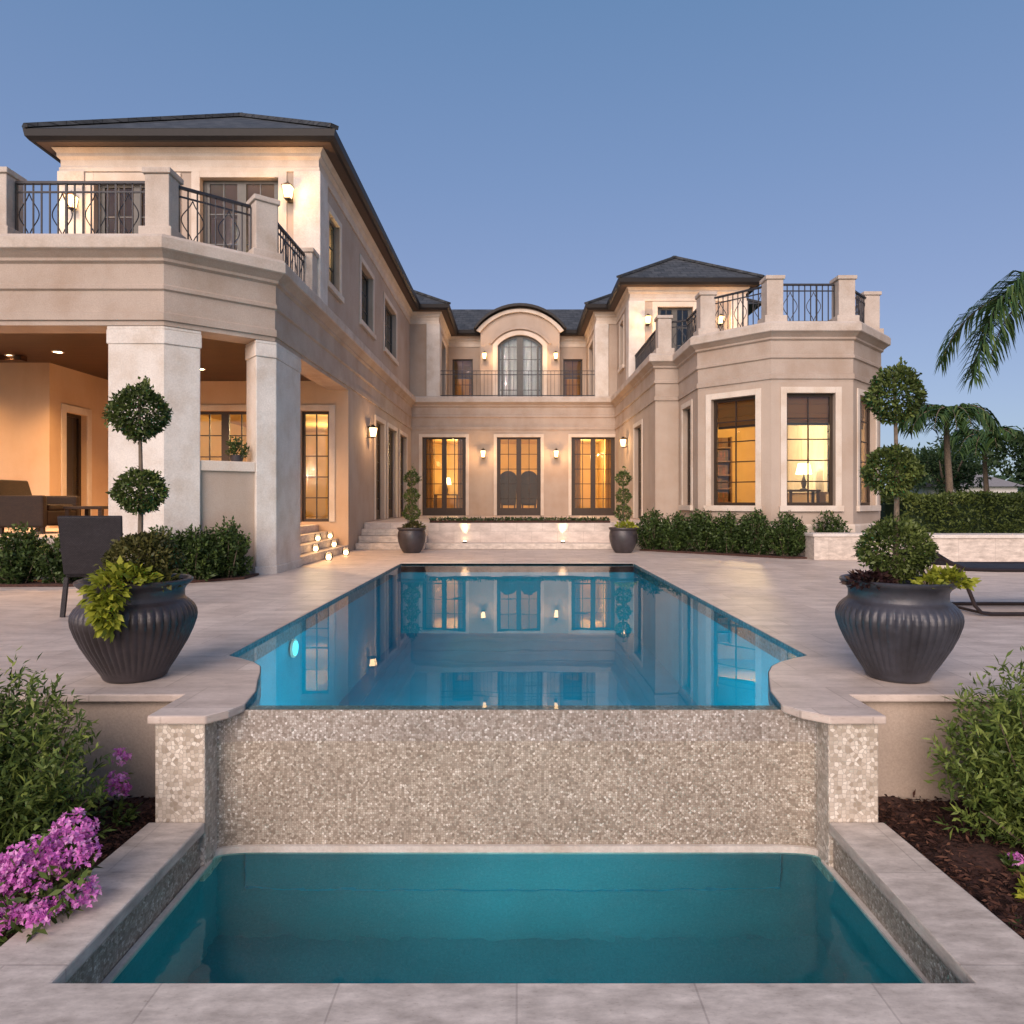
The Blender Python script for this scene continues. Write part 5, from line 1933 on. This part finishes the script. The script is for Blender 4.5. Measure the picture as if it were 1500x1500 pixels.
# distant belt of trees on the horizon
n = 16000
P = np.stack([RNG.uniform(-150, 190, n), RNG.uniform(85, 100, n), np.zeros(n)], 1)
hh = 3.0 + 1.3 * np.sin(P[:, 0] * 0.11) + 0.9 * np.sin(P[:, 0] * 0.37 + 1)
P[:, 2] = RNG.uniform(0, 1, n) ** 0.8 * hh
o = leaves('distant_woods', P, unit(n), 1.3, 0.8, 0.35 + RNG.normal(0, 0.2, n), M['farleaf'])
o['kind'] = 'stuff'
tag(o, 'dark belt of far off trees along the horizon', 'woods')

# ------------------------------------------------------------------ seen through the windows
def table_lamp(lab, x, y, z):
    t = thing('table_lamp', lab, 'lamp', (x, y, z), 'lit lamps indoors')
    mb = MB()
    mb.lathe([(0.10, 0.0), (0.10, 0.02), (0.04, 0.04), (0.07, 0.18), (0.03, 0.32), (0.015, 0.36), (0.015, 0.45)], 16, (x, y, z))
    mb.build('base', M['urn'], t, smooth=True)
    mb = MB()
    mb.lathe([(0.20, 0.40), (0.14, 0.68)], 20, (x, y, z))
    mb.f = mb.f[:-2]
    mb.build('shade', M['shadeglow'], t, smooth=True)
def console(lab, x, y, w=1.0, h=0.8, d=0.4):
    t = thing('side_table', lab, 'table', (x, y, 0.61), 'tables indoors')
    mb = MB()
    mb.box(x - w / 2, x + w / 2, y - d / 2, y + d / 2, 0.61 + h - 0.05, 0.61 + h)
    mb.build('tabletop', M['sofa'], t)
    for sx in (-1, 1):
        for sy in (-1, 1):
            mb = MB()
            mb.box(x + sx * (w / 2 - 0.05) - 0.03, x + sx * (w / 2 - 0.05) + 0.03, y + sy * (d / 2 - 0.05) - 0.03, y + sy * (d / 2 - 0.05) + 0.03, 0.612, 0.61 + h - 0.051)
            mb.build('leg', M['sofa'], t)
def indoor_chair(lab, x, y, z=0.61, group='high backed chairs indoors'):
    t = thing('indoor_chair', lab, 'chair', (x, y, z), group)
    mb = MB()
    pts = [(x - 0.28, 0.42), (x - 0.31, 1.35)] + [(x + 0.31 * math.cos(math.pi - a), 1.35 + 0.26 * math.sin(a)) for a in np.linspace(0, math.pi, 9)][1:-1] + [(x + 0.31, 1.35), (x + 0.28, 0.42)]
    m2 = fill(pts, [], 0, 1)
    m2.v = [(a, y - 0.04 + (1 - c) * 0.09, z + b) for a, b, c in m2.v]
    m2.build('backrest', M['sofa'], t)
    mb.box(x - 0.27, x + 0.27, y + 0.05, y + 0.55, z + 0.36, z + 0.48)
    mb.build('seat', M['sofa'], t)
    for sx in (-1, 1):
        for yy in (0.0, 0.5):
            mb = MB()
            mb.box(x + sx * 0.23 - 0.025, x + sx * 0.23 + 0.025, y + yy - 0.02, y + yy + 0.03, z + 0.001, z + 0.42)
            mb.build('leg', M['sofa'], t)
console('side table under the lamp in the bay room', 7.35, 17.6, 0.8)
table_lamp('lit table lamp on the side table in the bay room', 7.40, 17.6, 1.41)
table_lamp('lit lamp in the back hall behind the left door', -2.9, 28.2, 1.41)
console('side table in the back hall behind the left door', -2.9, 28.2)
table_lamp('lit lamp in the porch side room', -5.5, 22.6, 1.41)
console('side table in the porch side room', -5.5, 22.6)
indoor_chair('dark high backed chair left behind the middle back door', -0.31, 24.75)
indoor_chair('dark high backed chair right behind the middle back door', 0.44, 24.75)

t = thing('bookcase', 'brown bookcase along the rear wall of the bay room', 'bookcase', (5.2, 20.1, 0.61))
mb = MB()
mb.box(4.0, 6.3, 20.22, 20.29, 0.612, 3.0)
for x in (4.0, 4.76, 5.52, 6.25):
    mb.box(x, x + 0.05, 19.95, 20.219, 0.612, 3.0)
mb.build('case', M['wood'], t)
for k in range(6):
    z = 0.70 + 0.40 * k
    mb = MB()
    for x in (4.05, 4.81, 5.57):
        mb.box(x + 0.001, x + 0.679 if x > 5.5 else x + 0.709, 19.96, 20.219, z - 0.04, z)
    mb.build('shelf', M['wood'], t)
    mb = MB()
    for x in (4.05, 4.81, 5.57):
        mb.box(x + 0.03, x + 0.45 + 0.18 * ((k * 7 + int(x * 3)) % 3) / 2, 20.02, 20.2, z + 0.001, z + 0.28)
    b = mb.build('books', M['books'], t)
